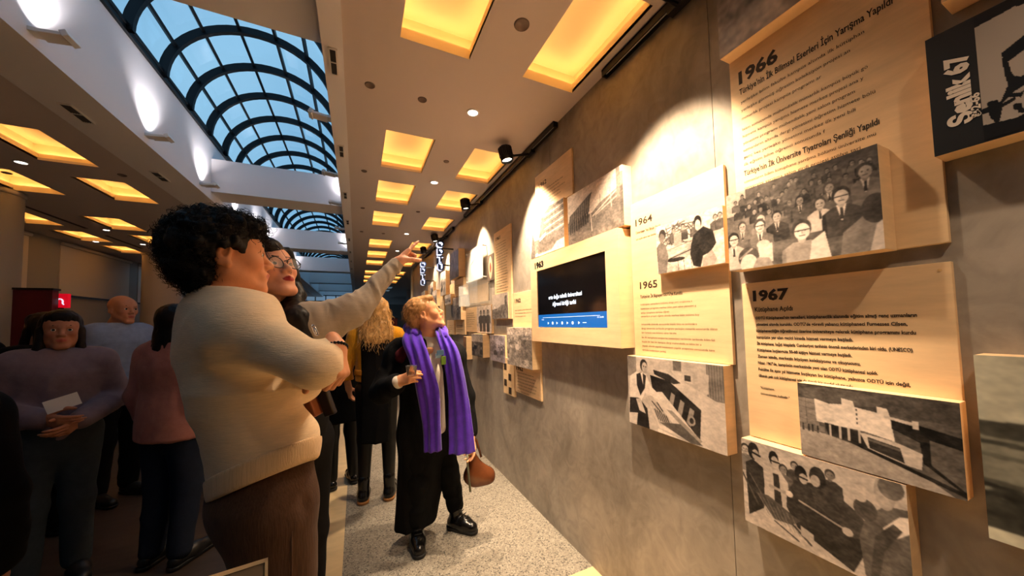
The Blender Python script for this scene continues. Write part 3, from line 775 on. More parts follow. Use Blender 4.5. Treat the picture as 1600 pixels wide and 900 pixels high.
# ---- top photo box above 1966
p = Pic(120, 60, 0.62, 4)
p.noise(0.2, 6).noise(0.12, 22); p.poly([(0.35, 0.0), (1, 0), (1, 1), (0.75, 1.0)], 0.25, 0.8); p.ell(0.55, 0.6, 0.2, 0.2, 0.5, 0.6).noise(0.08, 40)
photo(1.195, 0.744, 0.262, 2.76, 2.39, p, 'large photo box above the 1966 panel, cut by the top frame edge', xb=1.2495)
t = panel('wooden_box', 1.195, 0.243, -0.24, 2.55, 2.150, 'plain wooden box at the top right corner, seen from below', group='x'); del t['group']
# ---- crowd photo on 1966
p = Pic(190, 130, 0.33, 5); p.noise(0.10, 10)
p.rect(0.0, 0.0, 0.17, 0.3, 0.62); p.rect(0.17, 0.0, 0.75, 0.22, 0.30)
rs = np.random.RandomState(3)
for i in range(70):
    x, y = rs.uniform(0.08, 0.98), rs.uniform(0.06, 0.36)
    p.person(x, y, 0.013+0.016*y, coat=rs.uniform(0.12, 0.4), hair=0.14, face=rs.uniform(0.4, 0.62))
p.noise(0.05, 30)
for a in [(0.93, 0.22, .042, .42, .2, .62), (0.74, 0.28, .030, .35, .25, .6), (0.56, 0.33, .028, .30, .15, .55), (0.28, 0.42, .040, .50, .25, .72), (0.13, 0.46, .035, .40, .15, .66), (0.40, 0.44, .036, .18, .12, .64), (0.68, 0.42, .036, .80, .2, .70)]:
    p.person(a[0], a[1], a[2], coat=a[3], hair=a[4], face=a[5], shirt=0.8, tie=True)
p.person(0.80, 0.40, .050, coat=0.22, hair=0.15, face=0.85, shirt=0.9, tie=True, glasses=True)
p.person(0.05, 0.60, .048, coat=0.72, hair=0.12, face=0.85, shirt=0.9, tie=True, glasses=True)
p.person(0.27, 0.50, .044, coat=0.42, hair=0.18, face=0.82, shirt=0.9, tie=True, glasses=True)
p.rect(0.25, 0.73, 0.36, 0.95, 0.85); p.ell(0.29, 0.73, 0.05, 0.05, 0.8)
p.person(0.56, 0.66, .062, coat=0.62, hair=0.22, face=0.9, glasses=True)
p.poly([(0.62, 0.80), (0.70, 0.72), (0.73, 1.0), (0.6, 1.0)], 0.9)
p.poly([(0.78, 1.0), (0.80, 0.78), (0.90, 0.66), (0.96, 0.5), (1, 0.48), (1, 1.0)], 0.5); p.ell(0.97, 0.6, 0.07, 0.14, 0.22); p.poly([(0.93, 1), (0.97, 0.75), (1, 0.72), (1, 1)], 0.82)
p.ell(0.17, 0.86, 0.085, 0.13, 0.28); p.ell(0.17, 0.94, 0.07, 0.12, 0.85); p.line(0.1, 0.86, 0.2, 0.76, 0.008, 0.6); p.poly([(0.2, 1.0), (0.24, 0.88), (0.33, 0.9), (0.36, 1.0)], 0.6); p.noise(0.04, 50)
photo(1.18, 0.739, 0.356, 1.879, 1.613, p, 'crowd photograph with men in glasses on a deep box below the 1966 text', xb=1.2495)
# ---- black poster box
pw = Pic(120, 130, 0.0, 6)
pw.a[:] = 0.02
pw.poly([(0.22, 0.08), (1.0, 0.0), (1.0, 1.0), (0.22, 1.0)], 0.72)
pw.poly([(0.0, 0.0), (1, 0.0), (1, 0.05), (0.25, 0.09), (0.0, 0.12)], 0.05)
rs = np.random.RandomState(11)
for i in range(26):
    x, y = rs.uniform(0.22, 1.0), rs.uniform(0.05, 1.0); a = rs.uniform(-0.6, 0.6); l = rs.uniform(0.05, 0.2)
    if 0.2 < y < 0.6 and x < 0.6: continue
    pw.line(x, y, x+l, y+l*a, rs.uniform(0.008, 0.03), 0.03)
for i in range(12):
    x, y = rs.uniform(0.3, 1.0), rs.uniform(0.55, 1.0); pw.ell(x, y, rs.uniform(0.02, 0.07), rs.uniform(0.03, 0.09), rs.choice([0.03, 0.72]))
pw.poly([(0.42, 0.38), (0.66, 0.30), (1.0, 0.30), (1.0, 0.36), (0.62, 0.42), (0.45, 0.47)], 0.03); pw.poly([(0.42, 0.42), (0.46, 0.42), (0.5, 0.58), (0.58, 0.62), (0.6, 0.58), (0.68, 0.66), (0.5, 0.70), (0.36, 0.78), (0.45, 0.64)], 0.03)
pw.poly([(0.7, 0.15), (0.76, 0.10), (0.80, 0.22), (0.72, 0.24)], 0.1); pw.ell(0.88, 0.55, 0.1, 0.12, 0.03)
pw.poly([(0.22, 0.88), (0.5, 0.9), (0.8, 0.84), (1, 0.9), (1, 1), (0.22, 1)], 0.03)
t = panel('poster_box', 1.20, 0.2715, -0.24, 2.086, 1.809, 'black poster box with white vertical lettering and a cut-out face, top right', 'poster', group='x'); del t['group']
b = MB(); b.box(1.1985, 1.1999, 0.2715, -0.24, 1.809, 2.086); b.build('black_sheet', M['black'], t)
kk = int(0.22*pw.w); sub = pw.a[:, kk:]; big = Pic(220, 130, 0.03, 77); m_ = int(56*1.6)
big.a[:, :m_] = sub[:, (np.arange(m_)*sub.shape[1]//m_)]
for i in range(40): big.poly([(x_ := big.r.uniform(.27, .95), y_ := big.r.uniform(0, .9)), (x_+.05, y_+.04), (x_+.02, y_+.12)], 0.72)
pw = big
print_mesh('poster_picture', pw, 1.1975, 0.203, -0.235, 2.084, 1.813, t, lo=0.02, hi=0.86)
text_obj('white_lettering', [('Şenlik 67', 0.043, 1.1972, 0.216, 1.862, 0.0022, 0.158, 2), ('8-2-66', 0.017, 1.1972, 0.2045, 1.868, 0.0006, 0.052, 2)], M['light_white'], t)
# ---- 1967 panel
t = panel('text_panel', 1.25, 0.744, 0.272, 1.571, 1.0375, 'plywood text panel headed 1967 with long lines of text')
text_obj('year_heading', [('1967', 0.048, 1.25-FX, 0.708, 1.508, 0.0022, 0.108)], M['ink'], t)
L = [('Kütüphane Açıldı', 0.0215, 1.25-FX, 0.704, 1.470, 0.0005, 0.112)]
body = ['ODTÜ Kütüphanesi\'nin temelleri, kütüphanecilik alanında eğitim almış genç uzmanların',
        'yönetimi altında kuruldu. ODTÜ\'de görevli yabancı kütüphaneci Furnesses Cilsen,',
        'kütüphaneciliğin öğretilmesi üzerine üniversiteye gelerek kütüphane programını kurdu',
        'kampüste yer alan geçici binada hizmet vermeye başladı.',
        'İlk kütüphane, bağış kitaplarla Cumhuriyet tarihinin önemli merkezlerinden biri oldu. (UNESCO)',
        'Kütüphane başlangıçta 50-60 kişiye hizmet vermeye başladı.',
        'Zaman içinde, merkezin büyüyen koleksiyonu ve okuyucusu.',
        'Nisan 1967\'de, kampüsün merkezinde yeni olan ODTÜ kütüphanesi açıldı.',
        'Fakülte ile aynı yıl hizmete başlayan bu kütüphane, yalnızca ODTÜ için değil,',
        'ülkenin pek çok kütüphanesi için de örnek bir model oluşturdu.']
wd = [0.372, 0.355, 0.368, 0.25, 0.36, 0.245, 0.262, 0.295, 0.352, 0.245]
for i, (s, w) in enumerate(zip(body, wd)): L.append((s, 0.0132, 1.25-FX, 0.703, 1.4435-i*0.0218, 0.0004, w))
text_obj('printed_text', L, M['ink'], t)
L = [('"Kütüphane,', 0.010, 1.25-FX, 0.70, 1.208, 0.0002, 0.043), ('üniversitenin kalbidir."', 0.010, 1.25-FX, 0.70, 1.188, 0.0002, 0.085)]
text_obj('quotation', L, M['ink'], t)
b = MB()
for yy in (0.724, 0.29): b.lathe([(0, 0.0), (0.0035, 0.0), (0.0035, -0.0012), (0, -0.002)], (1.25, yy, 1.553), 10, (1, 0, 0))
b.build('screw', M['edge'], t)
# library photo
p = Pic(200, 130, 0.30, 8); p.noise(0.05, 6); p.rect(0, 0, 1, 0.25, 0.25); p.ell(0.3, 0.12, 0.3, 0.1, 0.42, 0.5)
p.rect(0.0, 0.20, 0.16, 0.62, 0.5)
for k in range(5): p.line(0.0, 0.24+k*0.08, 0.16, 0.27+k*0.08, 0.002, 0.36)
p.line(0.06, 0.2, 0.065, 0.62, 0.002, 0.3)
p.poly([(0.13, 0.19), (0.24, 0.23), (0.33, 0.21), (0.33, 0.13), (0.41, 0.15), (0.42, 0.22), (0.56, 0.245), (0.56, 0.17), (0.62, 0.18), (0.63, 0.22), (0.64, 0.33), (0.655, 0.55), (0.47, 0.50), (0.20, 0.50), (0.14, 0.49)], 0.86)
for k in range(4): p.rect(0.425, 0.24+k*0.055, 0.433, 0.265+k*0.055, 0.15)
p.poly([(0.64, 0.27), (1, 0.37), (1, 0.95), (0.80, 0.72), (0.79, 0.50), (0.64, 0.40)], 0.06)
p.poly([(0.60, 0.26), (0.76, 0.29), (0.76, 0.33), (0.60, 0.29)], 0.75); p.rect(0.755, 0.27, 0.79, 0.36, 0.8)
p.poly([(0.84, 0.45), (1, 0.5), (1, 0.92), (0.84, 0.72)], 0.32)
p.poly([(0.20, 0.49), (0.47, 0.52), (0.49, 0.70), (0.22, 0.64)], 0.10)
for k in (0.23, 0.30, 0.36, 0.43): p.rect(k, 0.5, k+0.018, 0.66, 0.7)
p.poly([(0.44, 0.52), (0.65, 0.55), (0.70, 0.57), (0.80, 0.62), (0.79, 0.80), (0.72, 0.79), (0.49, 0.70)], 0.75)
p.poly([(0.49, 0.56), (0.68, 0.61), (0.70, 0.77), (0.50, 0.69)], 0.12); p.poly([(0.49, 0.57), (0.68, 0.62), (0.68, 0.65), (0.49, 0.6)], 0.35)
p.rect(0.0, 0.55, 0.2, 0.62, 0.45)
p.poly([(0, 0.62), (0.2, 0.64), (0.5, 0.72), (0.8, 0.86), (1, 1.05), (0, 1.0)], 0.60); p.poly([(0.33, 0.655), (0.5, 0.70), (1, 0.93), (1, 0.975), (0.5, 0.74)], 0.08)
for x in (0.03, 0.075, 0.105, 0.145): p.ell(x, 0.57, 0.006, 0.02, 0.15); p.rect(x-0.008, 0.585, x+0.008, 0.65, 0.2)
p.noise(0.05, 40)
photo(1.209, 0.572, 0.268, 1.251, 1.039, p, 'photograph of a white modernist building on a box low on the 1967 panel', xb=1.2495)
# group with wheelbarrow
p = Pic(200, 145, 0.72, 9); p.noise(0.05, 12); p.poly([(0, 0.58), (0.3, 0.8), (0.6, 1), (0, 1)], 0.75); p.noise(0.06, 40)
for x, y, k, c, f in [(0.03, 0.12, .035, .45, .7), (0.40, 0.14, .026, .2, .6), (0.62, 0.12, .03, .2, .45), (0.32, 0.22, .03, .3, .5)]: p.person(x, y, k, coat=c, face=f)
p.poly([(0.04, 0.9), (0.03, 0.28), (0.09, 0.22), (0.17, 0.28), (0.18, 0.62), (0.16, 0.75)], 0.12); p.ell(0.10, 0.12, 0.045, 0.10, 0.10); p.ell(0.115, 0.155, 0.028, 0.06, 0.68); p.line(0.07, 0.13, 0.15, 0.16, 0.008, 0.1)
p.poly([(0.17, 0.60), (0.18, 0.32), (0.22, 0.26), (0.30, 0.26), (0.35, 0.36), (0.36, 0.70), (0.28, 0.78), (0.20, 0.66)], 0.72); p.poly([(0.245, 0.3), (0.285, 0.3), (0.30, 0.62), (0.285, 0.82), (0.25, 0.8)], 0.12)
p.ell(0.255, 0.13, 0.035, 0.08, 0.10); p.ell(0.262, 0.165, 0.026, 0.06, 0.7); p.line(0.235, 0.165, 0.295, 0.17, 0.006, 0.08)
p.poly([(0.34, 0.45), (0.40, 0.30), (0.52, 0.26), (0.80, 0.48), (0.80, 0.70), (0.72, 0.98), (0.40, 0.80), (0.33, 0.62)], 0.14)
p.ell(0.44, 0.21, 0.04, 0.09, 0.08); p.ell(0.455, 0.25, 0.028, 0.055, 0.66); p.line(0.43, 0.24, 0.48, 0.25, 0.006, 0.1)
p.poly([(0.50, 0.32), (0.58, 0.22), (0.78, 0.42), (0.84, 0.60), (0.72, 0.66), (0.52, 0.46)], 0.20); p.ell(0.545, 0.19, 0.05, 0.11, 0.12); p.ell(0.53, 0.23, 0.030, 0.06, 0.66)
p.poly([(0.78, 0.95), (0.76, 0.62), (0.80, 0.40), (0.90, 0.24), (1, 0.22), (1, 1), (0.82, 1)], 0.33); p.poly([(0.88, 0.45), (0.96, 0.30), (1, 0.28), (1, 0.42), (0.90, 0.56)], 0.85); p.poly([(0.84, 0.55), (0.93, 0.38), (0.97, 0.42), (0.88, 0.66), (0.84, 1.0), (0.80, 1.0)], 0.24)
p.ell(0.90, 0.13, 0.05, 0.15, 0.62); p.ell(0.93, 0.07, 0.06, 0.10, 0.35); p.ell(0.80, 0.34, 0.06, 0.10, 0.25); p.ell(0.78, 0.24, 0.03, 0.04, 0.7)
p.line(0.42, 0.50, 0.72, 0.62, 0.007, 0.6); p.line(0.22, 0.46, 0.36, 0.48, 0.012, 0.6); p.ell(0.355, 0.47, 0.025, 0.035, 0.8); p.ell(0.70, 0.62, 0.03, 0.04, 0.7)
p.poly([(0.10, 0.60), (0.20, 0.58), (0.42, 0.72), (0.36, 0.80), (0.24, 0.82)], 0.28)
for k in range(8): p.line(0.12+k*0.035, 0.60+k*0.015, 0.20+k*0.03, 0.80+k*0.012, 0.002, 0.5)
p.line(0.0, 0.42, 0.12, 0.74, 0.007, 0.25); p.line(0.06, 0.40, 0.16, 0.62, 0.005, 0.3); p.line(0.24, 0.84, 0.40, 0.94, 0.006, 0.3); p.line(0.34, 0.76, 0.48, 0.92, 0.008, 0.25)
p.poly([(0.42, 0.76), (0.50, 0.80), (0.50, 0.90), (0.42, 0.86)], 0.7); p.poly([(0.55, 0.94), (0.70, 1.0), (0.52, 1.0)], 0.75); p.noise(0.04, 60)
photo(1.208, 0.748, 0.360, 1.035, 0.758, p, 'photograph of people around a wheelbarrow on a box at the bottom of the wall')
# far right photo
p = Pic(110, 110, 0.80, 10); p.rect(0, 0.40, 1, 1, 0.5); p.poly([(0, 0.36), (0.3, 0.34), (0.7, 0.38), (1, 0.4), (1, 0.48), (0, 0.44)], 0.28); p.noise(0.05, 10)
for k in range(5): p.line(0.0, 0.47+k*0.07, 1.0, 0.52+k*0.08, 0.012, 0.25+0.12*(k % 3))
p.rect(0, 0.70, 1, 0.93, 0.15); rs = np.random.RandomState(2)
for k in range(60): p.ell(rs.rand(), rs.uniform(0.70, 0.92), rs.uniform(0.015, 0.05), rs.uniform(0.01, 0.03), rs.choice([0.1, 0.7, 0.5]))
p.rect(0, 0.93, 1, 1, 0.82)
photo(1.20, 0.242, -0.22, 1.36, 0.979, p, 'pale landscape photograph on a box at the right frame edge', tint=(0.97, 0.95, 0.84))
# ---- 1964/65 panel
t = panel('text_panel', 1.25, 1.270, 0.788, 2.03, 1.2775, 'plywood text panel headed 1964 and 1965 right of the video screen')
text_obj('year_heading', [('1964', 0.048, 1.25-FX, 1.235, 1.912, 0.0008, 0.105)], M['ink'], t); text_obj('year_heading', [('1965', 0.048, 1.25-FX, 1.222, 1.600, 0.0008, 0.105)], M['ink'], t)
L = [('Üniversiteye Yeni Binalar Yapıldı', 0.020, 1.25-FX, 1.235, 1.872, 0.0004, 0.15), (para(60, np.random.RandomState(5)), 0.014, 1.25-FX, 1.235, 1.842, 0.0002, 0.26),
     ]
text_obj('printed_text', L, M['ink'], t)
L = [('Türkiye\'nin İlk Bilgisayarı ODTÜ\'ye Kuruldu', 0.020, 1.25-FX, 1.222, 1.555, 0.0004, 0.235)]
text_obj('subheading', L, M['ink'], t)
L = textlines(1.25-FX, 1.222, 0.86, 1.520, 0.0125, 3, 0.020, 7, last=0.45)
L += textlines(1.25-FX, 1.222, 0.86, 1.463, 0.0125, 1, 0.020, 8, last=0.85)
text_obj('paragraph', L, M['ink'], t)
L = textlines(1.25-FX, 1.222, 0.83, 1.425, 0.0125, 3, 0.020, 9, last=0.5)
L += textlines(1.25-FX, 1.222, 0.83, 1.362, 0.0125, 4, 0.020, 10, last=0.35)
text_obj('paragraph', L, M['ink'], t)
p = Pic(150, 105, 0.78, 12); p.noise(0.15, 14).noise(0.1, 40)
for k in range(24): p.line(p.r.uniform(0.1, 0.6), p.r.uniform(0.02, 0.5), p.r.uniform(0.1, 0.7), p.r.uniform(0.02, 0.5), 0.006, 0.25)
for x in (0.3, 0.45, 0.62, 0.9, 0.96): p.person(x, 0.14+p.r.uniform(0, .1), 0.03, coat=0.3, face=0.6)
p.rect(0.3, 0.26, 0.42, 0.5, 0.6); p.rect(0.42, 0.28, 0.52, 0.42, 0.2); p.line(0.0, 0.60, 0.8, 0.42, 0.006, 0.5)
p.poly([(0.20, 0.72), (0.72, 0.52), (0.78, 0.56), (0.30, 0.76)], 0.62); p.line(0.2, 0.74, 0.78, 0.57, 0.006, 0.15); p.ell(0.32, 0.77, 0.14, 0.04, 0.12)
for k in (0.35, 0.44, 0.55): p.line(k, 0.8, k+0.01, 1.0, 0.003, 0.2)
p.poly([(0.02, 1), (0.0, 0.45), (0.08, 0.34), (0.16, 0.44), (0.20, 0.66), (0.16, 1.0)], 0.42); p.ell(0.11, 0.22, 0.06, 0.12, 0.15); p.ell(0.10, 0.28, 0.045, 0.1, 0.45)
p.poly([(0.56, 0.55), (0.60, 0.38), (0.74, 0.27), (0.86, 0.38), (0.90, 0.62), (0.82, 0.76), (0.72, 0.80), (0.68, 1.0), (0.58, 0.95), (0.54, 0.72)], 0.10); p.ell(0.665, 0.17, 0.055, 0.13, 0.08); p.ell(0.665, 0.22, 0.04, 0.10, 0.75)
p.poly([(0.74, 0.82), (0.84, 0.72), (0.90, 0.9), (0.86, 1), (0.7, 1)], 0.6); p.noise(0.04, 50)
photo(1.218, 1.083, 0.777, 1.866, 1.652, p, 'photograph of two people at a table on a box over the 1964 panel', xb=1.2495)
# computer room
p = Pic(200, 140, 0.72, 13); p.noise(0.05, 20); p.rect(0.0, 0, 0.12, 0.30, 0.48); p.rect(0.55, 0, 0.63, 0.13, 0.4); p.rect(0.86, 0.0, 1.0, 0.42, 0.40)
for k in range(6): p.line(0.87+k*0.022, 0, 0.875+k*0.022, 0.4, 0.003, 0.55)
p.poly([(0.28, 0.18), (0.45, 0.14), (1.0, 0.46), (1.0, 1.0), (0.80, 1.0), (0.36, 0.5)], 0.78)
p.poly([(0.29, 0.24), (0.50, 0.28), (0.80, 0.56), (0.78, 0.92), (0.72, 0.86), (0.32, 0.50)], 0.10)
for k in range(3): p.poly([(0.52+k*0.09, 0.42+k*0.07), (0.56+k*0.09, 0.45+k*0.07), (0.52+k*0.09, 0.66+k*0.07), (0.48+k*0.09, 0.63+k*0.06)], 0.55)
p.ell(0.71, 0.72, 0.035, 0.06, 0.6); p.ell(0.71, 0.72, 0.02, 0.035, 0.15)
p.poly([(0.33, 0.16), (0.5, 0.19), (0.62, 0.28), (0.55, 0.31), (0.34, 0.22)], 0.15); p.poly([(0.52, 0.13), (0.74, 0.17), (0.74, 0.27), (0.6, 0.24)], 0.8); p.rect(0.66, 0.17, 0.72, 0.24, 0.2); p.poly([(0.78, 0.1), (0.88, 0.13), (0.87, 0.36), (0.78, 0.31)], 0.75)
p.poly([(0.22, 0.50), (0.42, 0.44), (0.80, 0.95), (0.90, 1.0), (0.38, 0.94)], 0.82); p.poly([(0.24, 0.55), (0.30, 0.52), (0.55, 0.86), (0.38, 0.90)], 0.70)
for k in range(6): p.line(0.33+k*0.025, 0.70+k*0.01, 0.37+k*0.025, 0.82+k*0.008, 0.005, 0.12)
p.line(0.30, 0.60, 0.40, 0.72, 0.005, 0.1); p.line(0.36, 0.60, 0.42, 0.70, 0.005, 0.1); p.poly([(0.46, 0.66), (0.52, 0.66), (0.80, 0.93), (0.76, 0.98)], 0.55); p.poly([(0.38, 0.86), (0.6, 0.80), (0.80, 0.98), (0.70, 1.0)], 0.3)
p.poly([(0.02, 0.62), (0.03, 0.30), (0.12, 0.22), (0.24, 0.24), (0.30, 0.40), (0.42, 0.52), (0.38, 0.56), (0.22, 0.50), (0.16, 0.66)], 0.88); p.poly([(0.12, 0.42), (0.12, 0.26), (0.18, 0.22), (0.24, 0.26), (0.22, 0.44), (0.16, 0.56)], 0.14)
p.poly([(0.17, 0.23), (0.20, 0.22), (0.20, 0.40)], 0.9); p.ell(0.215, 0.12, 0.045, 0.09, 0.12); p.ell(0.225, 0.15, 0.034, 0.08, 0.66); p.ell(0.215, 0.13, 0.006, 0.01, 0.1); p.ell(0.24, 0.135, 0.006, 0.01, 0.1)
p.poly([(0.0, 1), (0.02, 0.62), (0.14, 0.60), (0.24, 0.72), (0.26, 1.0)], 0.10); p.poly([(0.10, 0.62), (0.16, 0.60), (0.22, 0.80), (0.14, 0.78)], 0.75); p.poly([(0, 0.85), (0.12, 0.82), (0.1, 1), (0, 1)], 0.8); p.poly([(0.36, 0.95), (0.8, 1.02), (0.36, 1.02)], 0.85)
photo(1.208, 1.280, 0.799, 1.276, 0.954, p, 'photograph of a man at a computer console on a box below the 1965 text')
# ---- screen box
t = thing('video_screen_box', (1.177, 1.75, 1.312), 'wooden box with a dark video screen and the year 1963', 'video screen')
b = MB(); X = 1.177; y0, y1, z0, z1 = 2.219, 1.287, 1.914, 1.312; sy0, sy1, sz0, sz1 = 2.123, 1.383, 1.816, 1.412
b.box(X, X+0.02, sy0, y0, z1, z0); b.box(X, X+0.02, y1, sy1, z1, z0); b.box(X, X+0.02, sy1, sy0, sz0, z0); b.box(X, X+0.02, sy1, sy0, z1, sz1)
b.box(X+0.02, XW-0.0005, y1, y0, z1, z0); b.build('wooden_frame', M['wood'], t)
b = MB(); b.box(X+0.006, X+0.02, sy1, sy0, sz1, sz0); b.build('screen', M['screen_black'], t)
b = MB(); b.box(X+0.0052, X+0.0061, sy1+0.002, sy0-0.002, sz1+0.002, sz1+0.088); b.build('control_bar', M['screen_blue'], t)
S = X+0.0044
L = [('orta doğu teknik üniversitesi', 0.036, S, 1.975, 1.602, 0.0008, 0.375), ('öğrenci birliği tarihi', 0.036, S, 1.925, 1.555, 0.0008, 0.265), ('00:12', 0.011, S, 2.075, 1.462, 0.0, 0.03), ('-01:24:08', 0.012, S, 1.47, 1.466, 0.0, 0.055)]
vs, fs = text_parts(L); b = MB(); b.add(vs, fs)
for z, ya, yb, h in ((1.478, 2.06, 1.445, 0.0018),): b.box(S, S+0.0005, ya, yb, z, z+h)
for k, yy in enumerate((1.985, 1.93, 1.875, 1.815, 1.755, 1.70, 1.635)):
    if k % 2: b.lathe([(0, 0), (0.010, 0)], (S, yy, 1.441), 16, (1, 0, 0))
    else: b.add([(S, yy+0.008, 1.450), (S, yy+0.008, 1.432), (S, yy-0.009, 1.441)], [(0, 1, 2)])
b.box(S, S+0.0005, 1.60, 1.565, 1.440, 1.443)
me = bpy.data.meshes.new('subtitle'); me.from_pydata(b.v, [], b.f); link_mesh('screen_lettering', me, M['screen_white'], t)
text_obj('year_heading', [('1963', 0.058, X-FX, 2.150, 1.838, 0.0030, 0.125)], M['black'], t)
# ---- photos above the screen
p = Pic(140, 90, 0.82, 14); p.rect(0, 0.55, 1, 1, 0.40); p.noise(0.06, 30)
p.poly([(0.0, 0.62), (0.05, 0.42), (0.42, 0.20), (0.50, 0.16), (0.46, 0.28), (0.44, 0.50), (0.0, 0.80)], 0.30)
for k in range(10): p.line(0.04+k*0.042, 0.42-k*0.02, 0.05+k*0.04, 0.72-k*0.02, 0.004, 0.5)
for k in range(9): p.ell(0.05+k*0.045, 0.62-k*0.012, 0.012, 0.03, 0.12); p.rect(0.035+k*0.045, 0.64-k*0.012, 0.068+k*0.045, 0.80-k*0.012, 0.14)
p.poly([(0.42, 0.62), (0.62, 0.44), (1, 0.30), (1, 0.60), (0.55, 0.92), (0.42, 0.92)], 0.38); p.line(0.5, 0.62, 1.0, 0.30, 0.008, 0.75); p.line(0.55, 0.62, 1.0, 0.42, 0.007, 0.7); p.line(0.8, 0.25, 0.82, 0.6, 0.006, 0.7)
p.line(0.46, 0.45, 0.48, 0.88, 0.006, 0.85); p.rect(0.9, 0, 0.955, 0.5, 0.45); p.rect(0.95, 0.1, 1.0, 0.9, 0.3, 0.6); p.line(0.64, 0.3, 0.64, 0.45, 0.004, 0.4); p.noise(0.08, 60)
photo(1.207, 1.753, 1.265, 2.233, 1.925, p, 'construction site photograph with a bright box edge directly above the screen')
p = Pic(100, 75, 0.86, 15); p.poly([(0.25, 0.95), (0.35, 0.2), (0.6, 0.0), (1.0, 0.02), (1.0, 0.95)], 0.45); p.noise(0.12, 30)
for k in range(9): p.line(0.45, 0.10+k*0.07, 1.0, 0.04+k*0.07, 0.008, 0.85 if k % 2 else 0.3)
p.poly([(0.0, 1.0), (0.08, 0.40), (0.14, 0.62), (0.16, 1.0)], 0.4); p.rect(0.1, 0.62, 0.98, 0.92, 0.38, 0.8); p.poly([(0.3, 0.6), (0.5, 0.52), (0.5, 0.6), (0.3, 0.68)], 0.85); p.poly([(0.6, 1.0), (0.8, 0.82), (1.0, 0.80), (1.0, 1.0)], 0.85); p.noise(0.1, 50)
photo(1.228, 2.301, 1.831, 2.267, 1.939, p, 'pale photograph of a stepped building above the screen, left of the construction photo')
t = panel('text_panel', 1.252, 2.25, 1.758, 2.571, 2.2685, 'plywood text panel high above the screen, topmost there')
text_obj('printed_text', textlines(1.252-FX, 2.17, 1.83, 2.42, 0.016, 6, 0.023, 20), M['ink'], t); text_obj('year_heading', [('1962', 0.046, 1.252-FX, 2.19, 2.465, 0.001, 0.11)], M['ink'], t)
# ---- panels farther along
def tp_panel(x, y0, y1, z0, z1, label, yr=None, n=6, seed=30, zt=None, group='text panels on the exhibition wall'):
    t = panel('text_panel', x, y0, y1, z0, z1, label, group=group)
    w = y0-y1
    if yr: text_obj('year_heading', [(yr, 0.046, x-FX, y0-0.05, z0-0.085, 0.0016, 0.115)], M['ink'], t)
    zt = zt if zt is not None else z0-0.13
    text_obj('printed_text', textlines(x-FX, y0-0.05, y1+0.06, zt, 0.016, n, 0.026, seed, ragged=(0.8, 1)), M['ink'], t)
    return t
t = tp_panel(1.25, 3.13, 2.725, 2.346, 1.483, 'narrow tall text panel headed 1961 with many close lines', '1961', 20, 31)
def generic(seed, base=0.55, dark=0.2, w=60, h=60, top=0.8):
    p = Pic(w, h, base, seed); p.rect(0, 0, 1, 0.35, top); p.noise(0.15, 6); p.noise(0.12, 24)
    for k in range(10):
        x = p.r.uniform(0.1, 0.9); y = p.r.uniform(0.35, 0.6); p.person(x, y, p.r.uniform(0.03, 0.06), coat=p.r.uniform(0.1, 0.45), face=0.7)
    return p
def mountain(seed):
    p = Pic(60, 60, 0.75, seed); p.poly([(0, 0.62), (0.5, 0.55), (0.85, 0.1), (0.92, 0.1), (1, 0.7), (1, 1), (0, 1)], 0.4); p.noise(0.18, 20); p.rect(0, 0, 0.8, 0.45, 0.75); return p
photo(1.24, 3.18, 2.785, 1.73, 1.488, mountain(41), 'small square landscape photograph at the foot of the 1961 panel', xb=1.2495)
tp_panel(1.25, 2.71, 2.26, 1.706, 1.4105, 'small text panel headed 1962 just left of the screen box', '1962', 3, 32, 1.55)
p = Pic(90, 80, 0.62, 42); p.rect(0, 0, 1, 0.2, 0.78); p.noise(0.2, 14).noise(0.22, 40); p.poly([(0.1, 0.9), (0.3, 0.4), (0.6, 0.7), (0.5, 1), (0.1, 1)], 0.5, 0.5); p.ell(0.45, 0.5, 0.09, 0.08, 0.85); p.rect(0.6, 0.3, 1, 0.8, 0.25, 0.5); p.noise(0.1, 60)
photo(1.181, 2.691, 2.23, 1.409, 1.095, p, 'tangled earthworks photograph on a deep box below the screen corner')
tp_panel(1.25, 2.695, 2.232, 1.094, 0.855, 'low text panel headed 1962 under the earthworks photograph', None, 7, 33, 1.02)
text_obj('year_heading', [('1962', 0.05, 1.25-FX, 2.66, 1.045, 0.002, 0.13)], M['ink'], [o for o in C.objects if o.name.startswith('text_panel') and o.type == 'EMPTY'][-1])
t = panel('pictogram_panel', 1.245, 2.939, 2.70, 1.13, 0.80, 'narrow golden panel with small brown picture squares, lowest on the wall', group='x'); del t['group']
for yy, zz in ((2.89, 1.045), (2.89, 0.90), (2.79, 0.96), (2.79, 0.84)):
    b = MB(); b.box(1.2441, 1.2449, yy-0.03, yy+0.03, zz-0.03, zz+0.03); b.build('brown_square', M['ink'], t)
photo(1.244, 3.27, 2.882, 1.331, 1.073, generic(43, 0.5, top=0.6), 'mauve-grey group photograph left of the earthworks photograph', xb=1.2655, tint=(1.0, 0.93, 0.97))
photo(1.19, 3.713, 3.341, 1.335, 1.090, generic(44, 0.35, top=0.7), 'dark crowd photograph on a deep golden box in the lowest far row')
photo(1.19, 4.06, 3.93, 1.293, 1.018, generic(45, 0.4, top=0.5), 'small sepia photograph at the left end of the lowest row', tint=(1.0, 0.75, 0.55))
p = Pic(60, 60, 0.85, 46); p.noise(0.1, 20)
for x in (0.3, 0.52, 0.78): p.person(x, 0.25, 0.07, coat=0.35, face=0.6); p.rect(x-0.09, 0.5, x+0.09, 0.95, 0.3)
photo(1.24, 3.666, 3.208, 1.637, 1.344, p, 'photograph of three standing men beside a bright text sheet', xb=1.2655)
tp_panel(1.25, 4.132, 3.703, 1.641, 1.349, 'bright text panel left of the three standing men', None, 7, 35, 1.57)
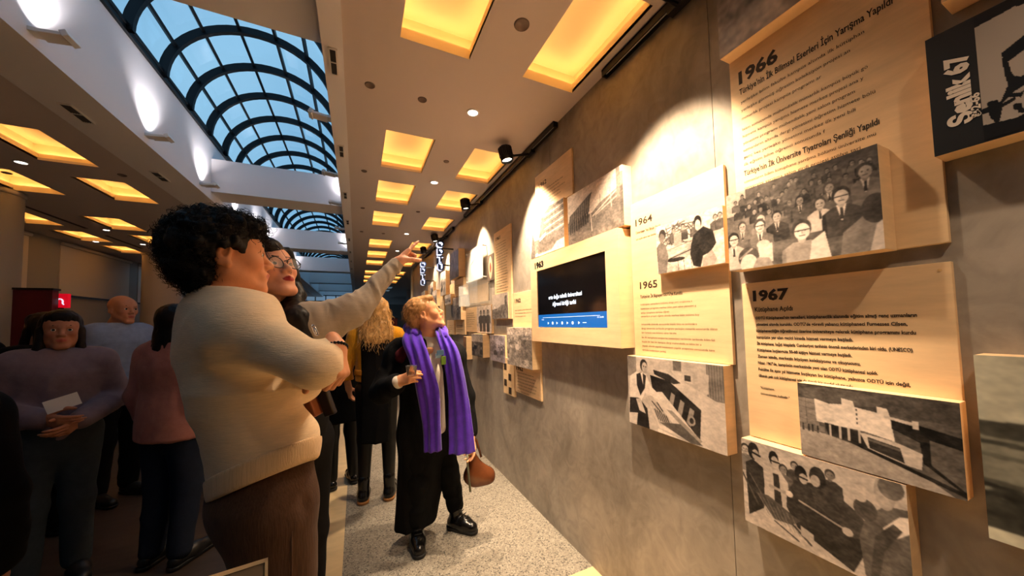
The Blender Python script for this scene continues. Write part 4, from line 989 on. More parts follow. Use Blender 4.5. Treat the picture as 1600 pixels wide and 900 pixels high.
photo(1.20, 4.588, 4.182, 1.802, 1.501, generic(47, 0.45, top=0.7), 'grey crowd photograph on a cream box beside the clear-fronted poster')
tp_panel(1.24, 4.583, 4.144, 1.499, 1.309, 'small brown text panel under the grey crowd photograph', None, 4, 36, 1.42)
tp_panel(1.22, 4.99, 4.60, 1.505, 1.301, 'small brown text panel beside the scarf-wearing woman\'s shoulder', None, 4, 37, 1.42)
p = Pic(60, 70, 0.40, 48); p.noise(0.1, 10)
for k in range(14): p.line(p.r.rand(), 0, p.r.rand(), 1, 0.012, p.r.uniform(0.2, 0.75))
photo(1.177, 4.629, 4.176, 2.419, 2.055, p, 'dark photograph of tree trunks on a deep golden box, high on the far wall')
tp_panel(1.20, 4.47, 4.055, 2.031, 1.815, 'open wooden box panel below the tree trunk photograph', None, 3, 38, 1.95)
t = thing('acrylic_poster', (1.22, 3.67, 1.94), 'clear-fronted white sketch poster lit from above', 'poster')
b = MB(); b.box(1.223, 1.226, 3.40, 3.94, 1.945, 2.295); b.build('sheet', mat('white_paper', (236, 236, 232), rough=0.6), t)
b = MB()
for k in range(9): b.tube([(1.2222, 3.80-0.03*k, 2.14+0.01*k), (1.2222, 3.77-0.03*k, 2.155+0.012*k+0.01*math.sin(k*2))], 0.003, 4)
for k in range(4): b.tube([(1.2222, 3.82, 2.02+0.03*k), (1.2222, 3.86-0.01*k, 2.05+0.03*k)], 0.002, 4)
b.build('sketch_line', M['ink'], t)
b = MB(); b.box(1.212, 1.216, 3.367, 3.974, 1.93, 2.31); b.build('acrylic_cover', M['acrylic'], t)
b = MB()
for yy in (3.39, 3.95):
    for zz in (1.95, 2.29): b.lathe([(0, -0.012), (0.008, -0.012), (0.008, 0.042), (0, 0.042)], (1.223, yy, zz), 12, (1, 0, 0))
b.build('standoff', M['wcap'], t)
t = thing('acrylic_case', (1.22, 3.64, 1.65), 'low clear case with sepia papers under the sketch poster', 'display case')
b = MB(); b.box(1.12, 1.124, 3.29, 3.99, 1.66, 1.90); b.box(1.124, 1.262, 3.29, 3.294, 1.66, 1.90); b.box(1.124, 1.262, 3.986, 3.99, 1.66, 1.90); b.box(1.12, 1.262, 3.29, 3.99, 1.656, 1.66); b.build('clear_case', M['acrylic'], t)
b = MB(); b.box(1.25, 1.262, 3.32, 3.96, 1.69, 1.88); b.build('sepia_sheet', mat('sepia_paper', (175, 150, 122), var=0.3, vscale=14), t)
t = panel('diamond_poster', 1.25, 3.335, 3.14, 2.16, 1.888, 'narrow dark poster with a pale red pointed oval', 'poster', group='x', m=mat('umber_board', (92, 78, 66))); del t['group']
b = MB()
for s, x, m_ in ((1, 1.2494, 0), (0.45, 1.2488, 1)):
    n = len(b.v); b.cur = m_
    pts = [(x, 3.2375+0.055*s*math.sin(a)*abs(math.sin(a))**0.3, 2.024+0.12*s*math.cos(a)) for a in np.linspace(0, 2*math.pi, 28, endpoint=False)]
    b.add(pts, [tuple(range(28))])
me = bpy.data.meshes.new('oval'); me.from_pydata(b.v, [], b.f); me.polygons.foreach_set('material_index', b.mi); link_mesh('pale_oval', me, [mat('salmon_print', (236, 170, 140)), mat('brick_print', (170, 70, 50))], t)
far = [(1.20, 5.32, 4.967, 2.253, 1.89, 'pale streaked photograph below the vertical letter sign', 49), (1.18, 4.952, 4.60, 1.867, 1.731, 'small photo box left of the umber strip in the far rows', 50),
       (1.22, 6.255, 5.974, 2.208, 1.92, 'photograph on a golden box under the farther letter sign', 51), (1.19, 5.9, 5.55, 2.02, 1.75, 'far photo box in the middle row behind the woman\'s head', 52), (1.19, 7.0, 6.6, 2.1, 1.8, 'most distant photo box on the wall', 53)]
for x, a, c, z0, z1, lb, sd in far: photo(x, a, c, z0, z1, generic(sd, 0.6, w=40, h=40), lb)
tp_panel(1.24, 5.562, 5.257, 1.918, 1.413, 'tall bright text panel just above the face of the scarf-wearing woman', None, 8, 60)
tp_panel(1.25, 6.6, 6.3, 2.2, 1.5, 'distant cream text panel near the end of the wall', None, 10, 61)
tp_panel(1.25, 5.0, 4.66, 2.03, 1.87, 'small cream text sheet between the far photo boxes', None, 2, 62)
# ---- vertical letter signs
def letters(y, z0, label, gx=0.25):
    t = thing('letter_sign', (1.1, y, z0-0.4), label, 'sign', 'vertical blue letter signs')
    b = MB(); b.box(1.02, 1.10, y, y+0.01, z0-0.42, z0+0.01)
    b.box(1.10, XW, y, y+0.012, z0-0.10, z0-0.08); b.box(1.10, XW, y, y+0.012, z0-0.34, z0-0.32); b.build('bracket', M['dark'], t)
    for k, ch in enumerate('ODTÜ'):
        cu = bpy.data.curves.new('t', 'FONT'); cu.body = ch; cu.size = 0.125; cu.extrude = 0.045; cu.offset = 0.004
        o = bpy.data.objects.new('t', cu); C.objects.link(o); me = bpy.data.meshes.new_from_object(o.evaluated_get(bpy.context.evaluated_depsgraph_get()))
        co = np.array([v.co[:] for v in me.vertices]); co -= (co.max(0)+co.min(0))/2
        V = np.stack([1.06+co[:, 0], y-0.05-co[:, 2], z0-0.05-0.105*k+co[:, 1]*0.95], 1)
        mi = [0 if abs(p.normal.z) > 0.5 else 1 for p in me.polygons]
        bm = bpy.data.meshes.new('letter'); bm.from_pydata([tuple(v) for v in V], [], [tuple(p.vertices) for p in me.polygons]); bm.polygons.foreach_set('material_index', mi)
        link_mesh('letter', bm, [M['navy'], M['lit_white']], t)
        bpy.data.objects.remove(o)
letters(4.75, 2.62, 'lit vertical letter sign reading ODTÜ, the nearer one')
letters(6.1, 2.56, 'lit vertical letter sign reading ODTÜ, the farther one')
# ================================================================ PEOPLE
SKIN = mat('warm_skin', (214, 150, 112), rough=0.5, attr='Col', spec=0.35, bump=0.08, bscale=220)
HAIR_B = mat('black_hair', (11, 8, 7), rough=0.5, spec=0.22)
HAIR_Y = mat('blond_hair', (196, 152, 92), rough=0.45, var=0.35, vscale=40)
HAIR_G = mat('short_ginger_blond_hair', (186, 138, 84), rough=0.5, var=0.35, vscale=50)
HAIR_D = mat('dark_brown_hair', (20, 13, 10), rough=0.5, spec=.2)
def knit(name, col, bump=0.5, bs=90, st=(1, 1, 9), sheen=0.2, var=0.12):
    if max(col) < 70: sheen = 0.0
    return mat(name, col, rough=0.92, var=var, vscale=22, bump=bump, bscale=bs, stretch=st, sheen=sheen, spec=0.15)
EYE_W = mat('eye_white', (225, 220, 212), rough=0.15); EYE_D = mat('dark_iris', (28, 18, 12), rough=0.1)
def rmat(f, up):
    return frame((0, 0, 0), f, up)
def head_prims():
    P = [ell((0, -.016, .038), (.074, .094, .084)), ell((0, .022, -.020), (.060, .066, .085), .03), ell((0, .045, .035), (.062, .045, .055), .03),
         cone((-.050, .002, -.050), (-.016, .070, -.100), .019, .017, .03), cone((.050, .002, -.050), (.016, .070, -.100), .019, .017, .03),
         cone((-.012, .075, -.103), (.012, .075, -.103), .016, .016, .02),
         ell((-.040, .062, -.022), (.020, .022, .020), .03), ell((.040, .062, -.022), (.020, .022, .020), .03),
         cone((-.032, .080, .022), (.032, .080, .022), .010, .010, .018)]
    for s in (-1, 1):
        P += [ell((s*.031, .094, .002), (.017, .012, .0115), .012, op='-')]
        P += [ell((s*.031, .0775, .002), (.0150, .0145, .0145), .004)]
        P += [ell((s*.031, .0925, .001), (.0125, .010, .0036), .002, op='-')]
    P += [cone((0, .086, .014), (0, .106, -.024), .0075, .0105, .012), ell((0, .108, -.029), (.0115, .011, .010), .008),
          ell((-.0115, .098, -.033), (.0085, .010, .0075), .006), ell((.0115, .098, -.033), (.0085, .010, .0075), .006),
          ell((-.006, .105, -.041), (.0035, .005, .003), .002, op='-'), ell((.006, .105, -.041), (.0035, .005, .003), .002, op='-'),
          ell((0, .080, -.062), (.030, .018, .022), .02),
          cone((-.017, .089, -.0595), (0, .0985, -.0570), .0035, .0058, .006), cone((.017, .089, -.0595), (0, .0985, -.0570), .0035, .0058, .006),
          cone((-.014, .089, -.0685), (.014, .089, -.0685), .0055, .0055, .006), ell((0, .094, -.0690), (.010, .006, .0055), .005),
          cone((-.021, .090, -.0635), (.021, .090, -.0635), .0014, .0014, .002, op='-')]
    for s in (-1, 1):
        t = math.radians(18)
        R = np.array([[1, 0, 0], [0, math.cos(t), math.sin(t)], [0, -math.sin(t), math.cos(t)]])
        P += [ell((s*.076, -.006, -.004), (.010, .019, .033), .008, m=R), ell((s*.084, -.002, .004), (.006, .011, .018), .004, m=R, op='-'), ell((s*.077, .002, -.030), (.007, .008, .010), .008)]
    return P
def neck_prims(hc, up, base, r=.054):
    a = np.array(hc)-np.array(up)*.055
    return [cone(a-0*np.array(up), base, r, r+.006, .03), cone(base, np.array(base)+np.array([0, 0, -.05]), r+.006, r+.03, .04)]
def hand_prims(m, side, curls=(.3, .35, .4, .45), thumb=(.4, .3), s=1.0, spread=0.0):
    P = []; xs = [side*.027, side*.009, -side*.009, -side*.026]; ln = [.95, 1.05, .98, .78]; yb = [.086, .090, .086, .078]
    for x, y in zip(xs, yb): P.append(cone((x*.55, .008, 0), (x, y, 0.001), .0155, .0115, .012))
    P.append(cone((0, -.03, 0), (0, .012, 0), .023, .022, .02, flat=((0, 0, 1.), .75)))
    for i, (x, y) in enumerate(zip(xs, yb)):
        p = np.array([x, y, 0.001]); a = 0; r = .0098 if i < 3 else .0085
        for L, f, r2 in ((.043, 78, .0088), (.027, 95, .0080), (.021, 60, .0068)):
            a += math.radians(curls[i]*f); q = p+np.array([x*spread*0.3, math.cos(a), -math.sin(a)])*L*ln[i]
            P.append(cone(p, q, r, r2*(r/.0098), .004)); p = q; r = r2*(1 if i < 3 else .87)
    b0 = np.array([side*.022, .018, -.006]); a = thumb[0]; c = thumb[1]
    b1 = b0+np.array([side*.030*math.cos(a), .034, -.030*math.sin(a)-.004]); b2 = b1+np.array([side*.016*math.cos(a+c*1.2), .028, -.028*math.sin(a+c)]); b3 = b2+np.array([side*(.004-.022*c), .024, -.018*math.sin(a+c*1.5)])
    P += [cone(b0, b1, .0165, .0125, .014), cone(b1, b2, .0118, .0105, .004), cone(b2, b3, .0105, .0085, .004)]
    m = m.copy(); m[:3, :3] = m[:3, :3]*s
    return xf(P, m)
def skin_cols(V, hm, tone=(206, 142, 106), lips=(176, 84, 76), lipstick=False, s=1.0):
    c = np.tile(np.array(lin(tone)), (len(V), 1)); q = (V-hm[:3, 3])@hm[:3, :3]/(s*s)
    n = vnoise(V*90, 3)[:, None]*0.05+1; c = c*n
    d = ((q[:, 0]/.0215)**2+((q[:, 2]+.0640)/.0105)**2); w = np.clip((1.15-d)*4, 0, 1)*(q[:, 1] > .075)
    c = c*(1-w[:, None])+np.array(lin(lips))*w[:, None]
    ck = np.exp(-(((np.abs(q[:, 0])-.042)/.02)**2+((q[:, 2]+.03)/.02)**2))*(q[:, 1] > .03)*0.25
    c = c*(1-ck[:, None]*np.array([0.0, .45, .4])); return c
def eyes(hm, parent, s=1.0, iris=EYE_D):
    b = MB(); bi = MB()
    for k in (-1, 1):
        c = tp(hm, np.array([k*.031, .0775, .002])*1.0); f = hm[:3, 1]/np.linalg.norm(hm[:3, 1])
        R = .0136*s
        b = MB(); bi = MB()
        b.lathe([(R*math.sin(a), -R*math.cos(a)) for a in np.linspace(0.01, math.pi-.01, 12)], c, 16, f)
        bi.lathe([(0.0001, R+.0006), (.0035*s, R+.0003), (.0068*s, R-.0014)], c, 16, f)
        eb = b.build('eyeball', EYE_W, parent, True); bi.build('iris', iris, eb, True)
def brows(hm, parent, m, s=1.0, th=.0032):
    for k in (-1, 1):
        P = [cone((k*.014, .0945, .0275), (k*.034, .0905, .0295), th*1.1, th, .004), cone((k*.034, .0905, .0290), (k*.047, .078, .0240), th, th*.5, .004)]
        V, Q = sdf(xf(P, hm), .0016*s, 0); np_mesh('eyebrow', V, Q, m, parent)
def hmat(c, f, up, s=1.0):
    m = frame(c, f, up); m[:3, :3] *= s; return m
def strands(V, N, n, L, rad, th, rs, grav=(0, 0, -1), wave=.008, freq=70, curl=False, seg=9, out=.2, sides=4, stop=None, lay=.7):
    b = MB(); idx = rs.randint(0, len(V), n); g = np.array(grav, float)
    for i in idx:
        p = V[i]-N[i]*.002; d = unit(N[i]*out+g*lay+rs.randn(3)*.25); u = unit(np.cross(d, rs.randn(3))); w = np.cross(d, u)
        l = L*rs.uniform(.6, 1.15); ph = rs.uniform(0, 6.28); pts = []
        R = rad*rs.uniform(.6, 1.3)
        for k in range(seg):
            t = k/(seg-1); q = p+d*l*t+g*(t*t*l*.15)
            if curl: q = q+(u*math.cos(ph+t*freq)+w*math.sin(ph+t*freq))*R*min(1, t*3+.2)
            else: q = q+u*math.sin(ph+t*l*freq)*wave
            pts.append(q)
        b.tube(pts, [th*(1-.6*k/(seg-1)) for k in range(seg)], sides, cap=False)
    return b
def shoe(parent, toe, heel, m, name='shoe', h=.06, w=.045, sole=None, boot=0.0, ankle=None):
    toe = np.array(toe, float); heel = np.array(heel, float); d = unit(toe-heel)
    P = [cone(heel+[0, 0, .045], heel+d*.10+[0, 0, .052], w*.82, w*.9, .03), cone(heel+d*.10+[0, 0, .045], toe-d*.03+[0, 0, .036], w*.95, w*.78, .03), slab((0, 0, .012), (0, 0, -1), k=.002)]
    if boot and ankle is not None: P = [cone(heel+d*.03+[0, 0, .06], np.array(ankle), .044, .048, .03)]+P
    V, Q = sdf(P, .005); o = np_mesh(name, V, Q, m, parent)
    S = [cone(heel+[0, 0, .018], toe-d*.03+[0, 0, .018], w*.9, w*.86, .01), slab((0, 0, .024), (0, 0, 1), k=.001), slab((0, 0, .0005), (0, 0, -1), k=.001)]
    V, Q = sdf(S, .005); np_mesh('sole', V, Q, sole or m, o)
    if boot:
        b = MB(); sd = np.cross(d, [0, 0, 1.])
        for k in range(5):
            c = heel+d*(.135-.018*k)+np.array([0, 0, .085+.017*k]); b.tube([c-sd*.022, c+d*.006+[0, 0, .004], c+sd*.022], .0028, 6)
        b.build('lace', mat('black_lace', (22, 22, 22), rough=.7) if 'black_lace' not in bpy.data.materials else bpy.data.materials['black_lace'], o, True)
    return o

def template(base, H=1.70, ang=0.0, arms=None):
    """joints of a standing person; ang = heading measured from +x"""
    k = H/1.70; f = np.array([math.cos(ang), math.sin(ang), 0]); r = np.array([f[1], -f[0], 0]); B = np.array([base[0], base[1], 0.])
    def g(x, y, z): return B+(r*x+f*y)*k+np.array([0, 0, z*k])
    J = dict(f=f, r=r, k=k, pel=g(0, 0, .95), wai=g(0, 0, 1.10), che=g(0, 0, 1.30), top=g(0, -.01, 1.40), nb=g(0, -.015, 1.46), hc=g(0, .02, 1.582),
             hf=f, hu=np.array([0, 0, 1.]), g=g)
    for s, n in ((1, 'R'), (-1, 'L')):
        J['s'+n] = g(s*.158, 0, 1.375); J['e'+n] = g(s*.215, -.02, 1.11); J['w'+n] = g(s*.225, .06, .87)
        J['h'+n] = g(s*.085, 0, .92); J['k'+n] = g(s*.095, .02, .50); J['a'+n] = g(s*.10, -.02, .10); J['t'+n] = g(s*.12, .20, 0); J['l'+n] = g(s*.10, -.05, 0)
    if arms:
        for kk, v in arms.items(): J[kk] = g(*v)
    return J
def torso(J, e, kx=.04):
    fl = (J['f'], .70); s = J['k']
    return [cone(J['pel'], J['wai'], .160*s+e, .140*s+e, kx, flat=fl), cone(J['wai'], J['che'], .140*s+e, .160*s+e, kx, flat=fl),
            cone(J['sL'], J['sR'], .052*s+e, .052*s+e, .05), cone(J['che'], J['top'], .155*s+e, .070*s+e, .05, flat=fl),
            cone(J['nb'], J['sL'], .046*s+e, .044*s+e, .04), cone(J['nb'], J['sR'], .046*s+e, .044*s+e, .04)]
def arm(J, n, e, end=1.0, rs=(.056, .046, .033)):
    w = J['e'+n]+(J['w'+n]-J['e'+n])*end; s = J['k']
    return [cone(J['s'+n], J['e'+n], rs[0]*s+e, rs[1]*s+e, .03), cone(J['e'+n], w, rs[1]*s+e, rs[2]*s+e, .02)]
def leg(J, n, e, e2=None, end=1.0):
    e2 = e if e2 is None else e2; s = J['k']; a = J['k'+n]+(J['a'+n]-J['k'+n])*end
    return [cone(J['h'+n], J['k'+n], .086*s+e, .058*s+e, .03), cone(J['k'+n], a, .058*s+e, .040*s+e2, .03)]
def body(J, label, parent_name='person', hs=1.0, tone=(206, 142, 106), lips=(176, 90, 80), hands=None, hv=.0032, legs=True):
    hm = hmat(J['hc'], J['hf'], J['hu'], hs)
    parts = [sdf(xf(head_prims(), hm)+neck_prims(J['hc'], J['hu'], J['nb']), hv)]
    P = torso(J, -.02)+arm(J, 'L', -.012)+arm(J, 'R', -.012)
    if legs: P += leg(J, 'L', -.016)+leg(J, 'R', -.016)
    parts.append(sdf(P, .012))
    for n, side in (('R', -1), ('L', 1)):
        if hands and hands.get(n):
            hd = hands[n]; m = frame(J['w'+n], hd['y'], hd['z'])
            parts.append(sdf(hand_prims(m, side, hd.get('c', (.3, .35, .4, .45)), hd.get('t', (.4, .3)), hd.get('s', 1.0))+[cone(J['e'+n]+(J['w'+n]-J['e'+n])*.7, J['w'+n], .028, .024, .02)], hd.get('v', .0026)))
    V, Q = merge(parts)
    B = J['pel']*1.0; root = None
    o = np_mesh(parent_name, V, Q, SKIN, None, True, skin_cols(V, hm, tone, lips, s=hs))
    base = Vector((float(J['pel'][0]), float(J['pel'][1]), 0))
    o.data.transform(Matrix.Translation(-base)); o.location = base
    tag(o, label, 'person'); return o, hm
def cloth(name, prims, m, parent, h=.008, fold=None, smooth=2, seed=1):
    V, Q = sdf(prims, h, smooth)
    if fold: V = folds(V, Q, fold[0], fold[1], seed, fold[2] if len(fold) > 2 else None)
    return np_mesh(name, V, Q, m, parent)
def hang(J, n, f=None): 
    d = unit(J['w'+n]-J['e'+n]); return dict(y=d, z=J['r']*(1 if n == 'R' else -1), c=(.25, .3, .35, .4), v=.004)

# ---------------------------------------------------------------- curly-haired man in the cream sweater
fm = unit([.93, .37, 0]); rm = np.array([fm[1], -fm[0], 0])
ct = W(362, 512, 1.02)
J = dict(f=fm, r=rm, k=1.05, pel=W(420, 745, 1.02), wai=W(392, 660, 1.02), che=W(372, 560, 1.02), top=ct, nb=W(345, 462, 1.03), hc=W(351, 402, 1.03), hf=unit([.95, .30, .10]), hu=unit([-.08, 0, 1]))
J['pel'] = J['pel']+fm*-.005
J['sR'] = ct+rm*.165+fm*.01+np.array([0, 0, -.015]); J['sL'] = ct-rm*.175
J['eR'] = W(494, 572, .85); J['wR'] = W(478, 592, 1.10)
J['eL'] = W(470, 600, 1.18); J['wL'] = W(523, 543, .90)
g0 = J['pel']*[1, 1, 0]
for s, n in ((1, 'R'), (-1, 'L')):
    J['h'+n] = J['pel']+rm*.09*s+[0, 0, -.03]; J['k'+n] = g0+rm*.10*s+fm*.03+[0, 0, .52]; J['a'+n] = g0+rm*.10*s-fm*.01+[0, 0, .10]; J['t'+n] = g0+rm*.12*s+fm*.22; J['l'+n] = g0+rm*.10*s-fm*.05
hl = dict(y=unit(W(531, 594, .85)-W(523, 543, .90)), z=unit(W(620, 556, .79)-W(540, 560, .84)), c=(.80, .80, .78, .75), t=(.9, .5), s=.93, v=.0022)
man, hmM = body(J, 'young man with curly black hair, cream sweater and brown trousers, arms crossed', hs=1.02, tone=(214, 146, 104), lips=(190, 110, 90), hands={'L': hl})
eyes(hmM, man, 1.02); brows(hmM, man, HAIR_B, 1.02, .0042)
SW = knit('cream_knit', (226, 200, 164), bump=.35, bs=70, st=(1, 1, 9), var=.08)
fl = (fm, .78)
P = [cone(W(372, 520, 1.02), W(380, 600, 1.02), .162, .157, .05, flat=(fm, .76)), cone(W(380, 600, 1.02), W(406, 695, 1.02), .155, .145, .06, flat=(fm, .72)), cone(W(406, 700, 1.02), W(412, 738, 1.02), .150, .160, .05, flat=(fm, .80)),
     cone(J['sL'], J['sR'], .078, .080, .07), cone(J['nb']+[0, 0, -.03], J['nb']+[0, 0, .012], .085, .064, .05),
     cone(J['sR'], J['eR'], .072, .053, .05), cone(J['eR'], J['wR'], .050, .040, .03), cone(J['sL'], J['eL'], .075, .06, .05), cone(J['eL'], J['eL']+(J['wL']-J['eL'])*.97, .056, .037, .03),
     ell(W(340, 540, 1.05), (.09, .09, .12), .08), ell(W(462, 690, 1.0), (.055, .07, .07), .07),
     slab(J['nb']+[0, 0, .020], unit([.12, 0, 1]), k=.006)]
hemn = unit(np.cross(W(330, 783, 1.0)-W(490, 712, .98), W(400, 756, 1.15)-W(400, 745, .85))); hemn = hemn if hemn[2] < 0 else -hemn
P.append(slab(W(400, 752, 1.0), hemn, k=.01))
rotM = np.eye(3)
swe = cloth('sweater', P, SW, man, .0065, (.0065, (4.5, 4.5, 13)), 2, 5)
P2 = []
for q in P[:-1]:
    q = dict(q)
    if q['t'] == 'c' and q['op'] == '+': q['ra'] += .006; q['rb'] += .006
    if q['t'] == 'e': q['r'] = q['r']+.006
    P2.append(q)
P = P2+[slab(W(400, 757, 1.0), hemn, k=.004), slab(W(400, 722, 1.0), -hemn, k=.003)]
cloth('ribbed_hem', P, knit('cream_rib_knit', (214, 182, 142), bump=.6, bs=60, st=(9, 9, .3), var=.1), swe, .006, None, 1)
V, Q = sdf([cone(J['nb']+[0, 0, .006], J['nb']+np.array([.004, 0, .026]), .069, .066, .004), cone(J['nb']+[0, 0, -.02], J['nb']+np.array([.004, 0, .07]), .058, .058, .004, op='-'), slab(J['nb']+[0, 0, -.01], (0, 0, -1)), slab(J['nb']+[0, 0, .031], unit([.12, 0, 1]), k=.004)], .004)
np_mesh('collar', V, Q, SW, swe)
TR = mat('brown_corduroy', (70, 48, 34), rough=.85, var=.25, vscale=30, bump=.4, bscale=40, stretch=(6, 6, .6), sheen=.05, spec=.15)
P = [cone(J['pel']+[0, 0, .02], J['pel']+[0, 0, -.04], .150, .155, .05, flat=(fm, .80)), ell(J['pel']-fm*.03+[0, 0, -.06], (.09, .11, .11), .06)]
for n in 'RL': P += [cone(J['h'+n]+[0, 0, -.04], J['k'+n], .098, .078, .05), cone(J['k'+n], J['a'+n]+[0, 0, -.04], .078, .066, .03)]
P.append(ell(J['hR']+rm*.098+fm*.055+[0, 0, .0], (.018, .030, .055), .01, op='-'))
tro = cloth('trousers', P, TR, man, .0075, (.010, (6, 6, 7)), 2, 8)
b = MB(); pts = [J['hR']+rm*(.112-.01*abs(k-4)/4)+fm*(.02)+np.array([0, 0, -.06-.09*k]) for k in range(5)]
b.tube(pts, .0022, 5); b.build('side_seam', TR, tro, True)
for n in 'RL': shoe(man, J['t'+n], J['l'+n], mat('brown_leather_shoe', (60, 40, 28), rough=.4) if 'brown_leather_shoe' not in bpy.data.materials else bpy.data.materials['brown_leather_shoe'])
# hair
hc = tp(hmM, (0, 0, 0)); rs = np.random.RandomState(5)
HP = [(0, -.028, .048, .092, .100, .082), (0, .016, .086, .074, .072, .044), (0, -.075, .0, .080, .055, .080), (0, -.055, -.060, .062, .042, .050), (-.058, -.030, .045, .045, .075, .065), (.058, -.030, .045, .045, .075, .065), (0, .070, .085, .058, .032, .028)]
P = [ell((a, b_, c), (d, e, f), .03) for a, b_, c, d, e, f in HP]+[ell((s*.080, .004, -.012), (.028, .030, .036), .01, op='-') for s in (-1, 1)]+[ell((0, .115, -.02), (.075, .06, .085), .012, op='-')]
V, Q = sdf(xf(P, hmM), .005, 1); N = vnormals(V, Q)
V2 = V+N*((np.abs(vnoise(V*38, 2))*.018+vnoise(V*90, 4)*.006)[:, None])
hb = np_mesh('hair', V2, Q, HAIR_B, man)
qh = (V-hc)@hmM[:3, :3]/(1.02**2); ok = ~((qh[:, 1] > .02) & (qh[:, 2] < .055)) & ~((np.abs(qh[:, 0]) > .05) & (qh[:, 1] > -.03) & (qh[:, 2] < .03))
st = strands(V[ok], N[ok], 1500, .026, .0075, .0011, rs, grav=hmM[:3, 2]*-.3, curl=True, freq=9, seg=12, out=.7, lay=.5, sides=4)
fr_ = V[(((V-hc)@hmM[:3, 1]) > .05)]; 
fi = np.where(((V-hc)@hmM[:3, 1]) > .055)[0]
s2 = strands(V[fi], N[fi], 60, .055, .010, .0010, rs, curl=True, freq=9, seg=14, out=.6, lay=1.0); st.add(s2.v, s2.f)
st.build('curl', HAIR_B, hb, True)
# bead bracelet on his wrist
wb = J['wL']; d_ = unit(J['wL']-J['eL']); u_ = unit(np.cross(d_, [0, 0, 1])); w_ = np.cross(d_, u_)
yh = hl['y']; u_ = unit(np.cross(yh, [0, 1, 0])); w_ = np.cross(yh, u_)
t = thing('bead_bracelet', wb, 'black bead bracelet around the wrist of the hand on the elbow', 'bracelet')
b = MB()
for k in range(22):
    a = 2*math.pi*k/22; c = wb+yh*.004+(u_*math.cos(a)*.029+w_*math.sin(a)*.029)
    b.lathe([(.0045*math.sin(q), -.0045*math.cos(q)) for q in np.linspace(.01, math.pi-.01, 6)], c, 8)
b.build('beads', mat('black_bead', (14, 14, 14), rough=.25), t, True)

# ---------------------------------------------------------------- pointing woman with glasses
fw = unit([.62, -.55, 0]); rw = np.array([fw[1], -fw[0], 0])     # her left hand points to the right of the picture
J = template((-.16, 1.50), 1.66, math.atan2(fw[1], fw[0]))
J['hc'] = W(419, 427, 1.369); J['hf'] = unit([.60, -.62, .30]); J['hu'] = unit([-.20, .10, 1])
J['nb'] = W(424, 498, 1.427); J['top'] = W(440, 540, 1.462); J['che'] = W(450, 590, 1.474); J['wai'] = W(455, 645, 1.498); J['pel'] = W(458, 695, 1.521)
J['sL'] = W(478, 506, 1.357); J['sR'] = W(390, 530, 1.579); J['eL'] = W(562, 478, 1.451); J['wL'] = W(621, 411, 1.638)
J['eR'] = W(400, 620, 1.568); J['wR'] = W(440, 640, 1.404)
g0 = J['pel']*[1, 1, 0]
for s, n in ((1, 'R'), (-1, 'L')):
    J['h'+n] = J['pel']+rw*.085*s; J['k'+n] = g0+rw*.09*s+[0, 0, .5]; J['a'+n] = g0+rw*.09*s+[0, 0, .1]; J['t'+n] = g0+rw*.10*s+fw*.20; J['l'+n] = g0+rw*.09*s-fw*.05
yp = unit(W(650, 376, 1.755)-W(621, 411, 1.638))
hp = dict(y=yp, z=unit(W(590, 375, 1.615)-W(621, 411, 1.661)), c=(.04, .92, .98, 1.0), t=(1.2, .75), s=.98, v=.0024)
wo, hmW = body(J, 'woman in black glasses and grey knit top pointing up at the wall', hs=1.04, tone=(222, 160, 128), lips=(150, 34, 36), hands={'L': hp})
eyes(hmW, wo, 1.04); brows(hmW, wo, HAIR_D, 1.04, .0026)
GK = knit('grey_fine_knit', (150, 136, 120), bump=.2, bs=120, st=(1, 1, 5), var=.08)
P = torso(J, .006)+[slab(J['pel']+[0, 0, .0], (0, 0, -1)), cone(J['sL'], J['eL'], .066, .058, .05), cone(J['eL'], J['eL']+(J['wL']-J['eL'])*.96, .056, .030, .02), cone(J['sL']+[0, 0, -.02], J['che']+fw*.05, .075, .10, .06), cone(W(500, 520, 1.345), W(545, 492, 1.404), .062, .055, .05)]+arm(J, 'R', .012, .97)
rr = unit(J['eL']-J['sL']); tr_ = unit(J['wL']-J['eL'])
rot = np.array([rr, unit(np.cross(rr, [0, 0, 1])), np.cross(unit(np.cross(rr, [0, 0, 1])), rr)])
cloth('knit_top', P, GK, wo, .006, (.008, (22, 5, 5), rot), 2, 12)
P = torso(J, .014)+[slab(J['pel']+[0, 0, -.02], (0, 0, -1)), slab(J['sL']-(J['sL']-J['sR'])*.22, unit(J['sL']-J['sR'])), slab(J['sR']-(J['sR']-J['sL'])*.15, unit(J['sR']-J['sL'])), slab(J['top']+[0, 0, .06], (0, 0, 1), k=.01)]
cloth('black_vest', P, knit('black_fabric', (16, 15, 15), bump=.3, bs=60, st=(1, 1, 1), sheen=.2), wo, .007, (.004, (12, 12, 4)), 2, 13)
P = []
for n in 'RL': P += [cone(J['h'+n]+[0, 0, .0], J['k'+n], .100, .072, .04), cone(J['k'+n], J['a'+n]+[0, 0, -.02], .072, .055, .03)]
cloth('trousers', P+[cone(J['pel'], J['pel']+[0, 0, .03], .165, .155, .04, flat=(fw, .78))], knit('black_trouser_cloth', (15, 14, 15), bump=.2, bs=60, st=(1, 1, 1)), wo, .010, (.006, (8, 8, 5)), 2, 14)
for n in 'RL': shoe(wo, J['t'+n], J['l'+n], M['black'])
